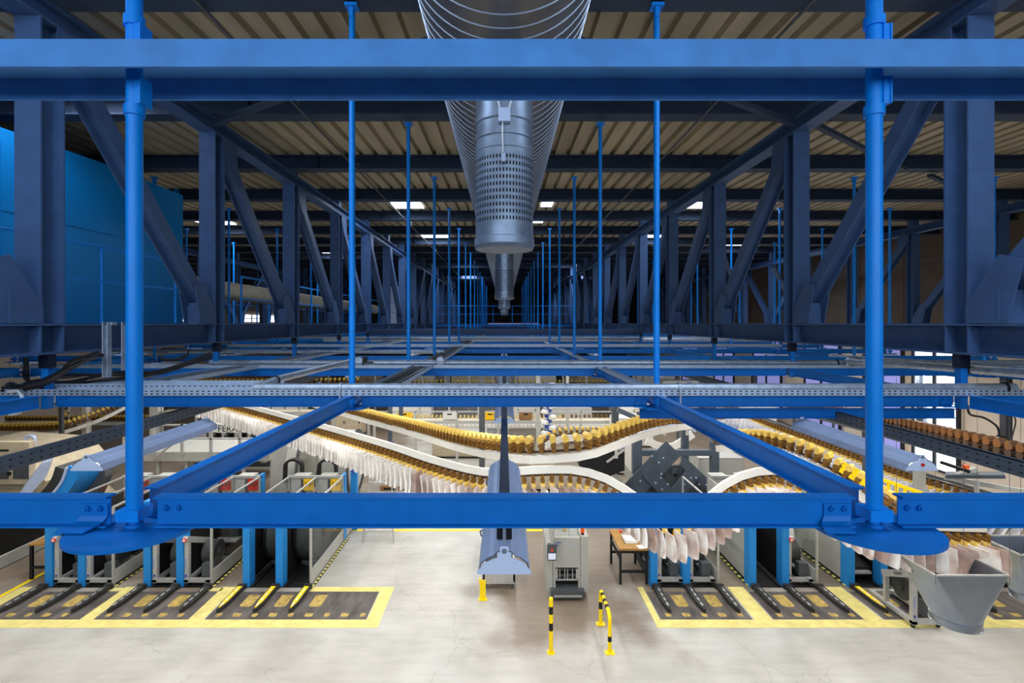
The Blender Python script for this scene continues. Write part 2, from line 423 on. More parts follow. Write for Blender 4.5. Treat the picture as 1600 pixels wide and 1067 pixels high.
def truss(X, label, n0, n1, flip=8, mirror=1, parts=True):
    t = thing('roof_truss', label, 'truss', (X, 0, E), 0, 'roof trusses')
    ya, yb = ROW[n0]-1.6, ROW[n1]+1.5
    MB().ibeam((0, ya, -.155), (0, yb, -.155), .30, .25, .02, .014).build('bottom_chord', 'truss', t)
    MB().ibeam((0, ya, 3.06), (0, yb, 3.06), .22, .25, .02, .014).build('top_chord', 'truss', t)
    for i in range(n0, n1+1):
        h = zroof(ROW[i]) - .3 - E - 3.17
        if h > .02: MB().box(-.1, .1, -.12, .12, 3.17, 3.17+h).build('packing_piece', 'truss', t, (0, ROW[i], 0))
    post = MB().ibeam((0, 0, -.01), (0, 0, 2.95), .28, .25, .02, .014, (0, 1, 0))
    st = MB()
    s = -1 if X > 0 else 1
    st.box(min(s*.01, s*.122), max(s*.01, s*.122), -.0075, .0075, -.285, -.02)
    p0 = d0 = g0 = e0 = s0 = None
    for i in range(n0, n1+1):
        if p0 is None: 
            p0 = p = post.build('post', 'truss', t); s0 = st.build('stiffener', 'truss', p, (0, -.127, 0))
            q = s0.copy(); C.objects.link(q); q.location = (0, .127, 0)
        else:
            p = p0.copy(); C.objects.link(p)
            for yy in (-.127, .127): q = s0.copy(); C.objects.link(q); q.parent = p; q.location = (0, yy, 0)
        p.location = (0, ROW[i], 0)
    dg = {}
    for i in range(n0, n1):
        k = 1 if i < flip else -1
        if k not in dg:
            a, c = ((0, .12, 2.9), (0, D-.16, .1)) if k > 0 else ((0, .16, .1), (0, D-.12, 2.9))
            o = MB().ibeam(a, c, .2, .2, .016, .012, (1, 0, 0)).build('diagonal', 'truss', t)
            gm = MB(); y0 = c[1] if k > 0 else a[1]; s = -1 if k > 0 else 1
            for xx in (-.115, .115):
                xf = Matrix(((0,0,1,xx),(1,0,0,0),(0,1,0,0),(0,0,0,1)))
                gm.prism([(y0-s*.06, 0), (y0+s*.36, 0), (y0+s*.5, .55), (y0+s*.28, .62), (y0-s*.06, .16)], -.008, .008, 0, xf)
            gm.box(-.13, .13, y0+s*.28-.015, y0+s*.28+.015, 0, .3)
            g = gm.build('gusset_plate', 'truss', o)
            g2 = MB()
            y1 = a[1] if k > 0 else c[1]
            for xx in (-.115, .115):
                xf = Matrix(((0,0,1,xx),(1,0,0,0),(0,1,0,0),(0,0,0,1)))
                g2.prism([(y1+s*.06, 2.95), (y1-s*.36, 2.95), (y1-s*.44, 2.5), (y1-s*.2, 2.42), (y1+s*.06, 2.8)], -.008, .008, 0, xf)
            e = g2.build('gusset_plate', 'truss', o); dg[k] = (o, g, e)
        else:
            o, g, e = dg[k]; o2 = o.copy(); C.objects.link(o2)
            for q in (g, e):
                q2 = q.copy(); C.objects.link(q2); q2.parent = o2
            o = o2
        o.location = (0, ROW[i], 0)
    return t
truss(-4.57, 'grey-blue steel lattice truss left of the central duct', 0, 21)
truss(4.57, 'grey-blue steel lattice truss right of the central duct', 0, 21)
truss(13.5, 'dark steel lattice truss beside the tan right wall', 2, 15)
truss(-13.5, 'grey-blue lattice truss far left behind the walkway', 3, 15)

# lying channel across the front, legs down, pierced by the two front poles
ch = MB(); a, c = (-6.5, 2.1, E+1.035), (6.5, 2.1, E+1.035)
ch.extr(a, c, ((-.15,-.068),(-.138,-.068),(-.135,.022),(.135,.022),(.138,-.068),(.15,-.068),(.15,.036),(-.15,.036)))
tag(ch.build('channel_beam', 'front'), 'wide blue channel beam across the top foreground with bright front leg', 'beam')

# cross tie at bottom chord level
for y, lab in ((17.1, 'dark horizontal tie beam joining the two trusses mid-hall'), (35.1, 'dark tie beam joining the two trusses far away')):
    tag(MB().ibeam((-4.5, y, E-.29), (4.5, y, E-.29), .2, .2, .015, .01).build('tie_beam', 'truss'), lab, 'beam')

# bracing between truss heads and sprinkler pipes
for s, side in ((-1, 'left'), (1, 'right')):
    t = thing('sprinkler_pipe', 'thin sprinkler pipe under the roof %s of the duct' % side, 'pipe', (s*2.95, 0, E+3.08))
    MB().cyl((0, 3, 0), (0, 40, 0), .017, 8).build('pipe_run', 'greyd', t)
    for i in range(9):
        MB().cyl((0, 4.4+i*3, 0), (0, 4.4+i*3, .1), .012, 6).cyl((0, 4.4+i*3, .1), (0, 4.4+i*3, .12), .03, 8).build('sprinkler_head', 'greyd', t)
for (a, c, lab) in (((-4.4, 7.9, 3.05), (-.1, 5.1, 3.02), 'slanting roof brace beside the first left truss post'), ((4.4, 7.9, 3.05), (.1, 5.1, 3.02), 'slanting roof brace beside the first right truss post'),
                    ((4.7, 8.0, 3.12), (8.2, 10.6, 3.15), 'slanting roof brace outside the right truss'), ((9.2, 11.2, 3.2), (13, 14, 3.3), 'long slanting roof brace toward the right wall')):
    a = Vector(a) + Vector((0, 0, E)); c = Vector(c) + Vector((0, 0, E))
    tag(MB().seg(a, c, .09, .07).build('roof_brace', 'purlin'), lab, 'brace')
for (a, c, lab) in (((7.0, 13.5, 1.5), (9.8, 17.0, -.1), 'pale slanting brace low behind the right truss'), ((6.0, 14.5, 2.3), (7.4, 16.6, 1.2), 'short pale brace high behind the right truss')):
    a = Vector(a) + Vector((0, 0, E)); c = Vector(c) + Vector((0, 0, E))
    tag(MB().seg(a, c, .1, .1).build('slanting_brace', 'truss'), lab, 'brace')

# ================================================================== spiral duct and its diffusers
dz = E + 2.3; rad = .59
t = thing('spiral_duct', 'big round spiral-seamed metal air duct under the roof', 'duct', (0, 0, dz))
prof = []; mids = []; y = -2.0
while y < 60:
    st = .135 if y < 20 else .27
    prof += [(rad, y), (rad+.006, y+.003), (rad+.006, y+.009), (rad, y+.012)]; mids += [1, 1, 1, 0]; y += st
prof.append((rad, y))
MB().lathe((0, 0, 0), (0, 1, 0), prof, 56, 0, mids).build('duct_shell', ['duct', 'duct_seam'], t)
hg = MB()
for i in range(1, 20):
    yy = ROW[i]; 
    for s in (-1, 1): hg.box(s*.3-.012, s*.3+.012, yy-.02, yy+.02, rad*.8, zroof(yy)-dz-.29)
hg.build('duct_hanger', 'galv', t)
def diffuser(first):
    t = thing('air_diffuser', 'perforated galvanised air diffuser hanging nearest under the duct', 'diffuser', (0, 3.5, E), 0, 'perforated diffusers under the duct')
    n = 112; r = .193; b = MB()
    b.lathe((0, 0, 1.86), (0, 0, -1), [(r*.97, 0), (r*.97, .28), (r*1.03, .285), (r*1.03, .33), (r*.98, .335), (r*.98, .49), (r*1.03, .495), (r*1.03, .53), (r*.98, .535), (r*.98, .61), (r*1.02, .613), (r*1.02, .64), (r*.985, .643), (r*.985, .69), (r*1.015, .693), (r*1.015, .72), (r, .725), (r, .765)], 56)
    b.build('collar', 'drum', t)
    # perforated drum: alternating slots around and along
    p = MB(); z = 1.096; zs = [z]; kinds = []
    while z > .66:
        for h, q in ((.011, 0), (.024, 1), (.009, 0)):
            z -= h; zs.append(z); kinds.append(q)
    zs.append(.57); kinds.append(0)
    vs = [(r*math.cos(2*PI*i/n), r*math.sin(2*PI*i/n), zz) for zz in zs for i in range(n)]
    for j in range(len(kinds)):
        for i in range(n):
            p.add([], [], 0)
            p.f.append((j*n+i, (j+1)*n+i, (j+1)*n+(i+1) % n, j*n+(i+1) % n)); p.m.append(1 if kinds[j] and i % 2 else 0); p.s.append(True)
    p.v = vs
    p.build('perforated_drum', ['drum', 'slot'], t)
    MB().lathe((0, 0, .57), (0, 0, -1), [(r, 0), (r*1.04, .005), (r*1.05, .05), (r*1.0, .075), (.001, .078)], 56).build('bottom_rim', 'drum', t)
    return t
d0 = diffuser(True)
for i, y in enumerate((10.7, 17.9, 25.1, 32.3)):
    dup(d0, (0, y, E), 0, 'perforated galvanised air diffuser under the duct, %s from the front' % ORD[i+1])
# control box, cable and thermostat on the first diffuser
jb = thing('control_box', 'small grey control box strapped to the nearest air diffuser', 'box', (0, 3.28, E-.085))
MB().cb((0, 0, 1.40), (.075, .05, .085)).build('housing', 'lampw', jb)
MB().tube([(-.03, -.0, 1.45), (-.04, -.01, 1.5), (-.02, 0, 1.55), (0, .01, 1.6)], .006, 6).tube([(.03, 0, 1.45), (.045, -.01, 1.5), (.03, 0, 1.54), (.0, .01, 1.6)], .006, 6).tube([(-.01, -.01, 1.36), (-.012, -.02, 1.28), (-.008, -.02, 1.16)], .005, 6).build('cable', 'cablew', jb)
MB().cb((-.005, -.01, 1.13), (.025, .03, .05)).build('sensor', 'lampw', jb)

# ================================================================== hanger poles and the suspended grid
def hanger(detail):
    t = thing('hanger_pole', '', 'pole', (0, 0, E))
    top = 3.12
    MB().cyl((0, 0, -.76), (0, 0, top), .030, 20).build('tube', 'pole', t)
    if detail:
        for z in (1.22, .86):
            sl = MB(); sl.cyl((0, 0, z-.02), (0, 0, z+.02), .038, 20)
            sl.build('collar', 'pole', t)
        for z0, z1 in ((1.06, 1.2), (.88, .99)):
            br = MB(); br.box(.018, .046, -.03, .03, z0, z1); br.box(.042, .048, -.036, .036, z0, z1)
            br.build('bracket', 'pole', t)
    MB().box(-.045, .045, -.045, .045, -.79, -.745).build('head_block', 'pole', t)
    nn = MB(); nn.cyl((0, 0, -.84), (0, 0, -.78), .02, 12); nn.cyl((0, 0, -.835), (0, 0, -.81), .034, 6); nn.build('nut', 'blue', t)
    n = 40 if detail else 20
    rr = .232 if detail else .15
    pl = MB(); cs = [(rr*math.cos(2*PI*i/n), rr*math.sin(2*PI*i/n)) for i in range(n)]; pl.prism(cs, -.838, -.823)
    pl.build('foot_plate', 'blue', t)
    MB().box(-.06, .06, -.06, .06, top-.02, top+.01).box(-.02, .02, -.04, .04, top-.12, top-.02).build('head_bracket', 'pole', t)
    return t
h0 = hanger(True); h1 = hanger(False)
def vis(x, y, m=.4): return abs(x) < y*1.0 + m
COLS = [-10.5, -7.5, -1.5, 1.5, 7.5, 10.5]
used = {}
for n in range(15):
    y = ROW[n]
    for x in COLS:
        if not vis(x, y, .1) or (abs(x) > 2 and n > 9): continue
        side = 'left' if x < 0 else 'right'
        where = {1.5: 'just %s of the duct', 7.5: 'outside the %s truss', 10.5: 'well outside the %s truss'}[abs(x)] % side
        lab = ('blue hanger pole %s, %s row from the front' % (where, ORD[n])) if n < 11 else 'thin blue hanger pole far down the hall %s' % where
        src = h0 if n == 0 else h1
        if id(src) not in used:
            used[id(src)] = 1; src.location = (x, y, E); src['label'] = lab; o = src
        else: o = dup(src, (x, y, E), 0, lab)
        o['group'] = 'blue hanger poles' if n < 11 else 'far hanger poles ' + side
# short stubs below the trusses
s0 = None
for n in range(1, 10):
    for sx in (-1, 1):
        lab = 'short blue hanger stub under the %s truss, %s row from the front' % ('left' if sx < 0 else 'right', ORD[n])
        if s0 is None:
            s0 = thing('hanger_stub', lab, 'stub', (0, 0, E), 0, 'blue hanger stubs')
            MB().box(-.035, .035, -.035, .035, -.84, -.42).build('stub_tube', 'blue', s0)
            MB().box(-.05, .05, -.045, .045, -.44, -.306).build('stub_clamp', 'navy', s0)
            o = s0
        else: o = dup(s0, None, 0, lab)
        o.location = (sx*4.5, ROW[n], E)

# grid beams
ZB = E - .697 - .0615
def i_len(L): return MB().ibeam((-L/2, 0, 0), (L/2, 0, 0), .123, .058, .0075, .006)
bx = i_len(D-.19); bdet = None
def bolt_mb(x, y):
    m = MB(); m.cyl((x, y, 0), (x, y-.012, 0), .013, 6); m.cyl((x, y-.012, 0), (x, y-.02, 0), .006, 8); return m
def add_joint(o, left_bolts, right_bracket):
    L = (D-.19)/2
    if left_bolts:
        for dx in (.035, .085): 
            m = bolt_mb(-L+dx, -.003); m.v = [(p[0], p[1], p[2]+.012) for p in m.v]; m.build('bolt', 'blue', o)
    if right_bracket:
        k = MB()
        path = [(-.006, .03), (-.006, -.02), (-.012, -.038), (-.035, -.052), (-.09, -.0585)]
        w0, w1 = L-.115, L-.005
        vs = []
        for i, (yy, zz) in enumerate(path):
            sh = -.012*max(0, i-1)
            for th in (0, -.006): vs += [(w0+sh, yy+th*(i < 3), zz+(-th if i >= 3 else 0)), (w1+sh*1.0, yy+th*(i < 3), zz+(-th if i >= 3 else 0))]
        fs = []
        for i in range(len(path)-1):
            a = i*4; q = a+4
            fs += [(a+2, a+3, q+3, q+2), (a+1, a, q, q+1), (a, a+2, q+2, q), (a+3, a+1, q+1, q+3)]
        fs += [(0, 1, 3, 2), (len(path)*4-2, len(path)*4-1, len(path)*4-3, len(path)*4-4)]
        k.add(vs, fs); k.build('bracket', 'blue', o)
        for dx in (.035, .085):
            m = bolt_mb(L-dx, -.012); m.v = [(p[0], p[1], p[2]+.012) for p in m.v]; m.build('bolt', 'blue', o)
beam0 = None; yb0 = None
BAY = {0: 'middle bay', 1: 'bay right of middle', -1: 'bay left of middle', 2: 'second bay right of middle', -2: 'second bay left of middle', 3: 'third bay right of middle', -3: 'third bay left of middle'}
for n in range(13):
    for k in range(-3, 4):
        if abs(k*3) - 1.5 > ROW[n]*1.0 + .05: continue
        lab = 'blue grid beam across the %s, %s row from the front' % (BAY[k], ORD[n])
        if n < 2:
            o = bx.build('grid_beam', 'blue') if n == 0 else None
            if o is None: o = bx.build('grid_beam', 'blue')
            add_joint(o, True, True)
        elif beam0 is None: o = beam0 = bx.build('grid_beam', 'blue')
        else: o = beam0.copy(); C.objects.link(o)
        o.location = (k*3, ROW[n], ZB)
        tag(o, lab, 'beam', 'blue grid beams across the hall')
LONG = {-1.5: 'left of centre', 1.5: 'right of centre', -4.5: 'under the left truss', 4.5: 'under the right truss', -7.5: 'outside the left truss', 7.5: 'outside the right truss'}
for n in range(12):
    for x in LONG:
        if abs(x) > ROW[n+1]*1.0: continue
        if yb0 is None:
            o = yb0 = i_len(D-.19).build('grid_beam', 'blue')
        else: o = yb0.copy(); C.objects.link(o)
        o.location = (x, ROW[n]+D/2, ZB); o.rotation_euler = (0, 0, PI/2)
        tag(o, 'blue lengthwise grid beam %s, bay behind the %s row' % (LONG[x], ORD[n]), 'beam', 'blue lengthwise grid beams')
# lower tie behind the second row, right side
tag(MB().ibeam((1.4, 5.35, E-.93), (4.65, 5.35, E-.93), .1, .06, .008, .006).build('lower_tie', 'blue'), 'dark blue lower tie beneath the second-row beam on the right', 'beam')

# ================================================================== trays and pipes on the grid
def slotted(L, h, pitch=.055, rows=2, x0=None):
    """upright tray flank in the X-Z plane at y=0 with dark slots"""
    m = MB(); m.box(0, L, 0, .003, 0, h)
    n = int(L/pitch)
    for i in range(n):
        for r in range(rows):
            z = h*(.28 + .42*r) if rows == 2 else h*.5
            m.add([(i*pitch+.012, -.0015, z-.005), (i*pitch+.036, -.0015, z-.005), (i*pitch+.036, -.0015, z+.005), (i*pitch+.012, -.0015, z+.005)], [(0, 1, 2, 3)], 1)
    return m
def tray(x0, x1, y, z, w, h, lab, slots=True):
    t = thing('cable_tray', lab, 'cable tray', (x0, y, z), 0, 'galvanised cable trays')
    (slotted(x1-x0, h) if slots else MB().box(0, x1-x0, 0, .003, 0, h)).build('front_flank', ['tray', 'slot'], t)
    MB().box(0, x1-x0, .003, w, 0, .003).box(0, x1-x0, w-.003, w, 0, h).build('tray_bed', 'tray', t)
    return t
tray(-4.9, 5.0, 4.98, E-.697, .22, .062, 'pale slotted cable tray along the second blue beam row')
tray(-4.9, -2.35, 5.22, E-.69, .3, .08, 'plain second cable tray behind the slotted one, left side')
tray(-7.5, 8.2, 8.02, E-.697, .2, .05, 'slotted cable tray along the third blue beam row', False)
tray(-7.5, 7.5, 14.0, E-.64, .25, .07, 'grey cable tray on stands across the fifth row', False)
tray(-9, 9, 20.0, E-.6, .3, .08, 'grey cable tray across the seventh row', False)
def pipe(pts, r, lab, clamps=()):
    t = thing('steel_pipe', lab, 'pipe', (0, 0, 0), 0, 'galvanised pipes on the grid')
    MB().tube(pts, r, 16).build('pipe_run', 'galv', t)
    for c in clamps:
        m = MB(); m.lathe(c[0], c[1], [(r+.004, -.012), (r+.01, -.01), (r+.01, .01), (r+.004, .012)], 16)
        if c[2]: m.box(c[0][0]-.008, c[0][0]+.008, c[0][1]-r-.012, c[0][1]-r-.006, c[0][2]-.17, c[0][2])
        m.build('pipe_clamp', 'slot' if not c[2] else 'galv', t)
    return t
pipe([(-2.42, 5.02, E-.625), (4.95, 5.02, E-.625)], .043, 'large galvanised pipe lying in front tray', [((-1.58, 5.02, E-.625), (1, 0, 0), True), ((1.69, 5.02, E-.625), (1, 0, 0), True), ((4.85, 5.02, E-.625), (1, 0, 0), False)])
pipe([(-4.6, 8.1, E-.62), (8.2, 8.1, E-.62)], .045, 'galvanised pipe across the third beam row', [((-2.2, 8.1, E-.62), (1, 0, 0), False), ((5.2, 8.1, E-.62), (1, 0, 0), False)])
pipe([(-2.42, 5.12, E-.625), (-2.44, 5.6, E-.6), (-2.42, 8.05, E-.6)], .04, 'galvanised pipe running back from the front pipe end', [((-2.43, 5.5, E-.606), (0, 1, 0), False)])
pipe([(5.5, 4.6, E-.52), (5.3, 8.0, E-.58)], .04, 'dark galvanised pipe running back at right', [((5.42, 6.0, E-.545), (0, 1, 0), False)])
pipe([(5.62, 4.6, E-.46), (5.4, 8.6, E-.53)], .02, 'thin dark pipe beside the right lengthwise pipe')
pipe([(-6, 17.2, E-.55), (9, 17.2, E-.55)], .06, 'galvanised pipe across the hall beyond the sixth row')
pipe([(-9, 11.2, E-.6), (-1.3, 11.2, E-.62)], .04, 'galvanised pipe across the fourth row at left')
# pipe end elbow + valves
for x, y, lab in ((-2.28, 8.1, 'round pipe valve with black lever left of centre'), (5.35, 8.0, 'round pipe valve with black lever at right')):
    t = thing('pipe_valve', lab, 'valve', (x, y, E-.6), 0, 'pipe valves')
    MB().lathe((0, -.04, 0), (0, 1, 0), [(.001, 0), (.075, .002), (.08, .015), (.08, .06), (.075, .075), (.001, .078)], 24).build('valve_body', 'galv', t)
    MB().box(.08, .14, -.05, 0, .0, .08).box(.1, .24, -.06, -.045, -.02, .0).build('lever', 'cable', t)
t = thing('pipe_plug', 'round galvanised pipe cap in front of the middle tray', 'pipe cap', (-.99, 7.98, E-.58))
MB().lathe((0, 0, 0), (0, 1, 0), [(.001, 0), (.055, .005), (.07, .02), (.07, .1)], 24).build('cap_shell', 'galv', t)
# lengthwise trays with cables
def ytray(x, y0, y1, z, w, h, lab, ncab, m='tray'):
    t = thing('cable_tray', lab, 'cable tray', (x, y0, z), 0, 'lengthwise cable trays')
    MB().box(0, w, 0, y1-y0, 0, .003).box(0, .003, 0, y1-y0, 0, h).box(w-.003, w, 0, y1-y0, 0, h).build('tray_bed', m, t)
    if ncab:
        c = MB()
        for i in range(ncab):
            xx = w*(i+.6)/(ncab+.2); pts = [(xx + R(-.01, .01), j*(y1-y0)/14, .012 + R(0, .02)) for j in range(15)]
            c.tube(pts, R(.006, .011), 6)
        cb = c.build('cable_run', 'cable', t); cb['kind'] = 'stuff'
    return t
ytray(-1.4, 5.3, 34, E-.69, .3, .05, 'lengthwise cable tray full of black cables left of centre', 9)
ytray(-4.05, 5.9, 20, E-.7, .25, .06, 'lengthwise slotted cable tray beside the left truss', 6)
ytray(1.42, 5.3, 30, E-.69, .12, .03, 'narrow lengthwise cable tray right of centre', 0)

# loose cables at left
t = thing('cable_bundle', 'thick bundle of black cables draped below the left truss chord', 'cables', (0, 0, 0))
P0 = [at(160, 553, 4.6), at(125, 566, 4.8), at(80, 592, 4.9), at(40, 606, 5.0), at(12, 604, 5.05), at(8, 612, 5.0)]
for i in range(6):
    q = [p + Vector((R(-.03, .03), R(-.05, .05), R(-.025, .025))) for p in P0]
    MB().tube(catmull(q, .04), R(.012, .022), 8).build('cable', 'cable', t)
t = thing('cable_bundle', 'black cables spilling across tray beside the left pole', 'cables', (0, 0, 0))
for i in range(9):
    q = [at(330, 555+R(-6, 6), 6.2), at(250, 582+R(-6, 5), 5.8), at(180, 588+R(-8, 8), 5.4), at(110, 592+R(-8, 8), 5.3), at(60, 598+R(-6, 6), 5.25), at(20, 605, 5.3)]
    MB().tube(catmull(q, .06), R(.007, .014), 6).build('cable', 'cable', t)
t = thing('cable_bundle', 'black cables hanging straight down at far left of the truss chord', 'cables', (0, 0, 0))
for i in range(6):
    q = [at(40+R(-4, 4), 558, 5.1), at(41+R(-4, 4), 580, 5.1), at(42+R(-3, 3), 592, 5.05), at(52+R(0, 8), 603, 5.05), at(80, 606+R(-2, 3), 5.1)]
    MB().tube(catmull(q, .04), .011, 6).build('cable', 'cable', t)
t = thing('cable_loop', 'coiled cable loops tied under the left truss chord', 'cable', (0, 0, 0))
for i in range(4):
    k = i*.012
    q = [at(252, 545, 5.4), at(275, 544, 5.4), at(292, 545, 5.4), at(293, 552+i, 5.4), at(278, 560+i, 5.4), at(255, 560+i, 5.4), at(250, 553+i, 5.4)]
    MB().tube(catmull(q, .03), .008, 6).build('coil', 'cable', t)
t = thing('white_cable', 'pale cable looped over the slotted tray at far left', 'cable', (0, 0, 0))
MB().tube(catmull([at(12, 612, 4.95), at(26, 610, 4.9), at(33, 618, 4.88), at(34, 630, 4.88), at(30, 645, 4.9), at(10, 648, 4.9)], .03), .012, 8).tube(catmull([at(15, 613, 4.95), at(29, 612, 4.9), at(36, 622, 4.88), at(36, 634, 4.88), at(31, 648, 4.9)], .03), .010, 8).build('cable', 'cablew', t)
for u, v0, v1, lab in ((170, 503, 589, 'galvanised strut clamped upright to the left truss chord'), (200, 503, 578, 'second galvanised strut just behind the left pole')):
    t = thing('channel_strut', lab, 'strut', (0, 0, 0), 0, 'upright channel struts')
    a = at(u, v0, 4.95); c = at(u, v1, 4.95)
    MB().box(a.x-.028, a.x-.018, 4.9, 4.95, c.z, a.z).box(a.x+.018, a.x+.028, 4.9, 4.95, c.z, a.z).box(a.x-.018, a.x+.018, 4.94, 4.95, c.z, a.z).build('channel', 'galv', t)
    MB().box(a.x-.04, a.x+.04, 4.94, 5.0, a.z-.03, a.z).build('clamp', 'galv', t)

# ================================================================== teal enclosure and walkways at left
t = thing('steel_enclosure', 'large teal-blue sheet steel enclosure at left behind the truss', 'enclosure', (-7.2, 0, E))
en = MB(); pr = [(2.5, -.02), (11.6, -.02), (11.6, 2.86), (9.5, 2.88), (2.5, 2.62)]
en.add([(0, y, z) for y, z in pr] + [(-3.5, y, z) for y, z in pr], [(0, 1, 2, 3, 4), (9, 8, 7, 6, 5), (0, 5, 6, 1), (1, 6, 7, 2), (2, 7, 8, 3), (3, 8, 9, 4), (4, 9, 5, 0)])
en.build('sheet_body', 'teal', t)
sm = MB()
for z in (.0, 1.62): sm.box(0, .012, 2.5, 11.6, z, z+.03)
for y in (4.2, 7.4, 10.6): sm.box(0, .01, y, y+.02, 0, 2.6)
sm.build('panel_seam', 'teal', t)
MB().lathe((-.1, 11.5, 2.9), (1, 0, 0), [(.05, 0), (.09, .01), (.09, .03), (.05, .04), (.05, 0)], 16).build('lifting_eye', 'teal', t)
def railing(a, c, npost, lab, m='pole', h=1.15, r=.022, grp='blue walkway railings', mids=(.55,)):
    a, c = Vector(a), Vector(c)
    t = thing('walkway_railing', lab, 'railing', a, 0, grp); d = c - a
    MB().cyl((0, 0, h), d + Vector((0, 0, h)), r, 10).build('top_rail', m, t)
    for q in mids: MB().cyl((0, 0, h*q), d + Vector((0, 0, h*q)), r*.7, 8).build('mid_rail', m, t)
    for i in range(npost):
        p = d*(i/(npost-1)); MB().cyl(p, p + Vector((0, 0, h)), r*1.05, 10).build('upright', m, t)
    return t
railing((-6.1, 4.35, E), (-6.1, 9.6, E), 4, 'blue railing in front of the teal enclosure')
railing((-6.6, 4.15, E), (-4.95, 4.15, E), 3, 'short blue railing across the walkway end at far left', h=.8)
railing((-6.2, 12.2, E-.05), (-6.2, 30, E-.05), 9, 'long blue railing beyond the enclosure behind the left truss')
railing((-8.6, 13.2, E-.05), (-8.6, 30, E-.05), 8, 'rear blue railing of the far left walkway')
railing((-5.6, 33, E-.05), (5.4, 33, E-.05), 10, 'blue railing across the hall far behind the diffusers')
tag(MB().box(-8.7, -6.1, 2.2, 31, E-.16, E-.06).build('walkway_deck', 'greyd'), 'grey walkway deck behind the left truss', 'walkway')
tag(MB().box(-5.8, 5.6, 32.9, 34.2, E-.22, E-.06).build('walkway_deck', 'blue'), 'blue cross walkway deck far down the hall', 'walkway')
t = thing('insulated_pipe', 'cream insulated duct running behind the left truss', 'duct', (-8.0, 0, E+.95))
MB().cyl((0, 11.7, 0), (0, 32, -.1), .26, 20).build('lagging', 'cream', t)
for i in range(5): MB().box(-.04, .04, 13+i*4, 13.1+i*4, -1.0, -.2).build('support', 'purlin', t)
t = thing('ceiling_panel', 'pale lilac cabinet standing far left behind railings', 'cabinet', (-7.2, 34, E))
MB().box(-.6, .6, 0, .6, -.06, 2.4).build('cabinet_body', 'lampw', t)

# ================================================================== lamps under the grid
def lamp():
    t = thing('hall_lamp', '', 'lamp', (0, 0, 0), 0)
    L = 1.5
    sec = [(-.112, 0), (-.100, .045), (-.066, .072), (-.045, .078), (-.028, .098), (.028, .098), (.045, .078), (.066, .072), (.100, .045), (.112, 0)]
    inn = [(x*.965, z-.004) for x, z in sec]
    m = MB(); n = len(sec)
    vs = [(x, 0, z) for x, z in sec] + [(x, L, z) for x, z in sec] + [(x, 0, z) for x, z in inn] + [(x, L, z) for x, z in inn]
    m.add(vs, [(i, i+1, n+i+1, n+i) for i in range(n-1)] + [(2*n+i+1, 2*n+i, 3*n+i, 3*n+i+1) for i in range(n-1)])
    m.build('reflector', 'lampw', t)
    for y in (0, L-.004):
        e = MB(); pts = [(-.115, 0), (-.115, .01), (-.085, .045), (-.05, .062), (-.03, .068), (-.03, .09), (-.018, .092), (-.018, .115), (.018, .115), (.018, .092), (.03, .09), (.03, .068), (.05, .062), (.085, .045), (.115, .01), (.115, 0)]
        xf = Matrix(((1,0,0,0),(0,0,1,y-.004),(0,1,0,0),(0,0,0,1)))
        e.prism(pts, 0, .008, 0, xf); o = e.build('end_plate', 'lampe', t)
    MB().cyl((0, -.012, .1), (0, 0, .1), .011, 10).build('bolt', 'galv', t)
    MB().cyl((0, .03, .02), (0, L-.03, .02), .013, 10).build('tube', 'lampu', t)
    for y in (.35, .75, 1.15): MB().tube([(-.1, y, .05), (-.118, y, .04), (-.115, y+.02, .01), (-.1, y+.03, .0)], .004, 6).build('clip', 'galv', t)
    return t
L0 = lamp(); first = True
WHERE = {0: 'along the centre line', -3: 'in the row left of centre', 3: 'in the row right of centre', -6: 'in the far left row', 6: 'in the far right row', -9: 'in the outermost left row', 9: 'in the outermost right row', -12.5: 'in the farthest left row by the wall', 12.5: 'in the farthest right row by the wall'}
for x in (0, -3, 3, -6, 6, -9, 9, -12.5, 12.5):
    y = 2.19 if x == 0 else 3.72
    if x: ys_ = [3.72 + 3.2*i for i in range(8)]
    else: ys_ = [2.19 + 3.3*i for i in range(8)]
    for i, y in enumerate(ys_):
        if abs(x) > y + .6: 
            pass
        else:
            lab = 'white trough lamp %s, %s from the front' % (WHERE[x], ORD[i])
            if first: o = L0; o['label'] = lab; first = False
            else: o = dup(L0, None, 0, lab)
            o.location = (x, y, E-1.06); o['group'] = 'white trough lamps under the grid'
            if x == 3 and i == 0: MB().cyl((0, -.014, .045), (0, -.006, .045), .012, 14).build('sticker', 'red', o)
        la = bpy.data.lights.new('lamp_light', 'AREA'); la.shape = 'RECTANGLE'; la.size = .2; la.size_y = 1.45
        la.energy = LAMP_W; la.color = (1, .96, .89)
        lo = bpy.data.objects.new('lamp_light', la); C.objects.link(lo); lo.location = (x, y+.75, E-1.075)
for x, lab in ((0, 'dark navy lamp carrier rail along the centre line'),):
    t = thing('carrier_rail', lab, 'rail', (x, 2.55, E-.93))
    MB().box(-.028, .028, 0, 26, -.03, .03).build('rail_profile', 'navy', t)
    MB().box(-.034, .034, -.25, .02, -.03, .03).build('rail_coupling', 'black', t)
    MB().box(-.007, .007, -.34, -.252, -.045, .02).build('hook', 'galv', t)
for x, lab in ((-3.42, 'dark slotted lamp carrier tray descending at left'), (3.42, 'dark slotted lamp carrier tray descending at right')):
    t = thing('carrier_tray', lab, 'cable tray', (x, 3.0, E-1.02), PI/2, 'slotted carrier trays')
    m = slotted(9.0, .11, .08)
    if x < 0: m.build('tray_flank', ['slate', 'slot'], t)
    else:
        m.v = [(p[0], -p[1], p[2]) for p in m.v]; m.f = [tuple(reversed(f)) for f in m.f]; m.build('tray_flank', ['slate', 'slot'], t)
    MB().box(0, 9, -.03 if x > 0 else 0, 0 if x > 0 else .03, .1, .11).build('tray_lip', 'slate', t)
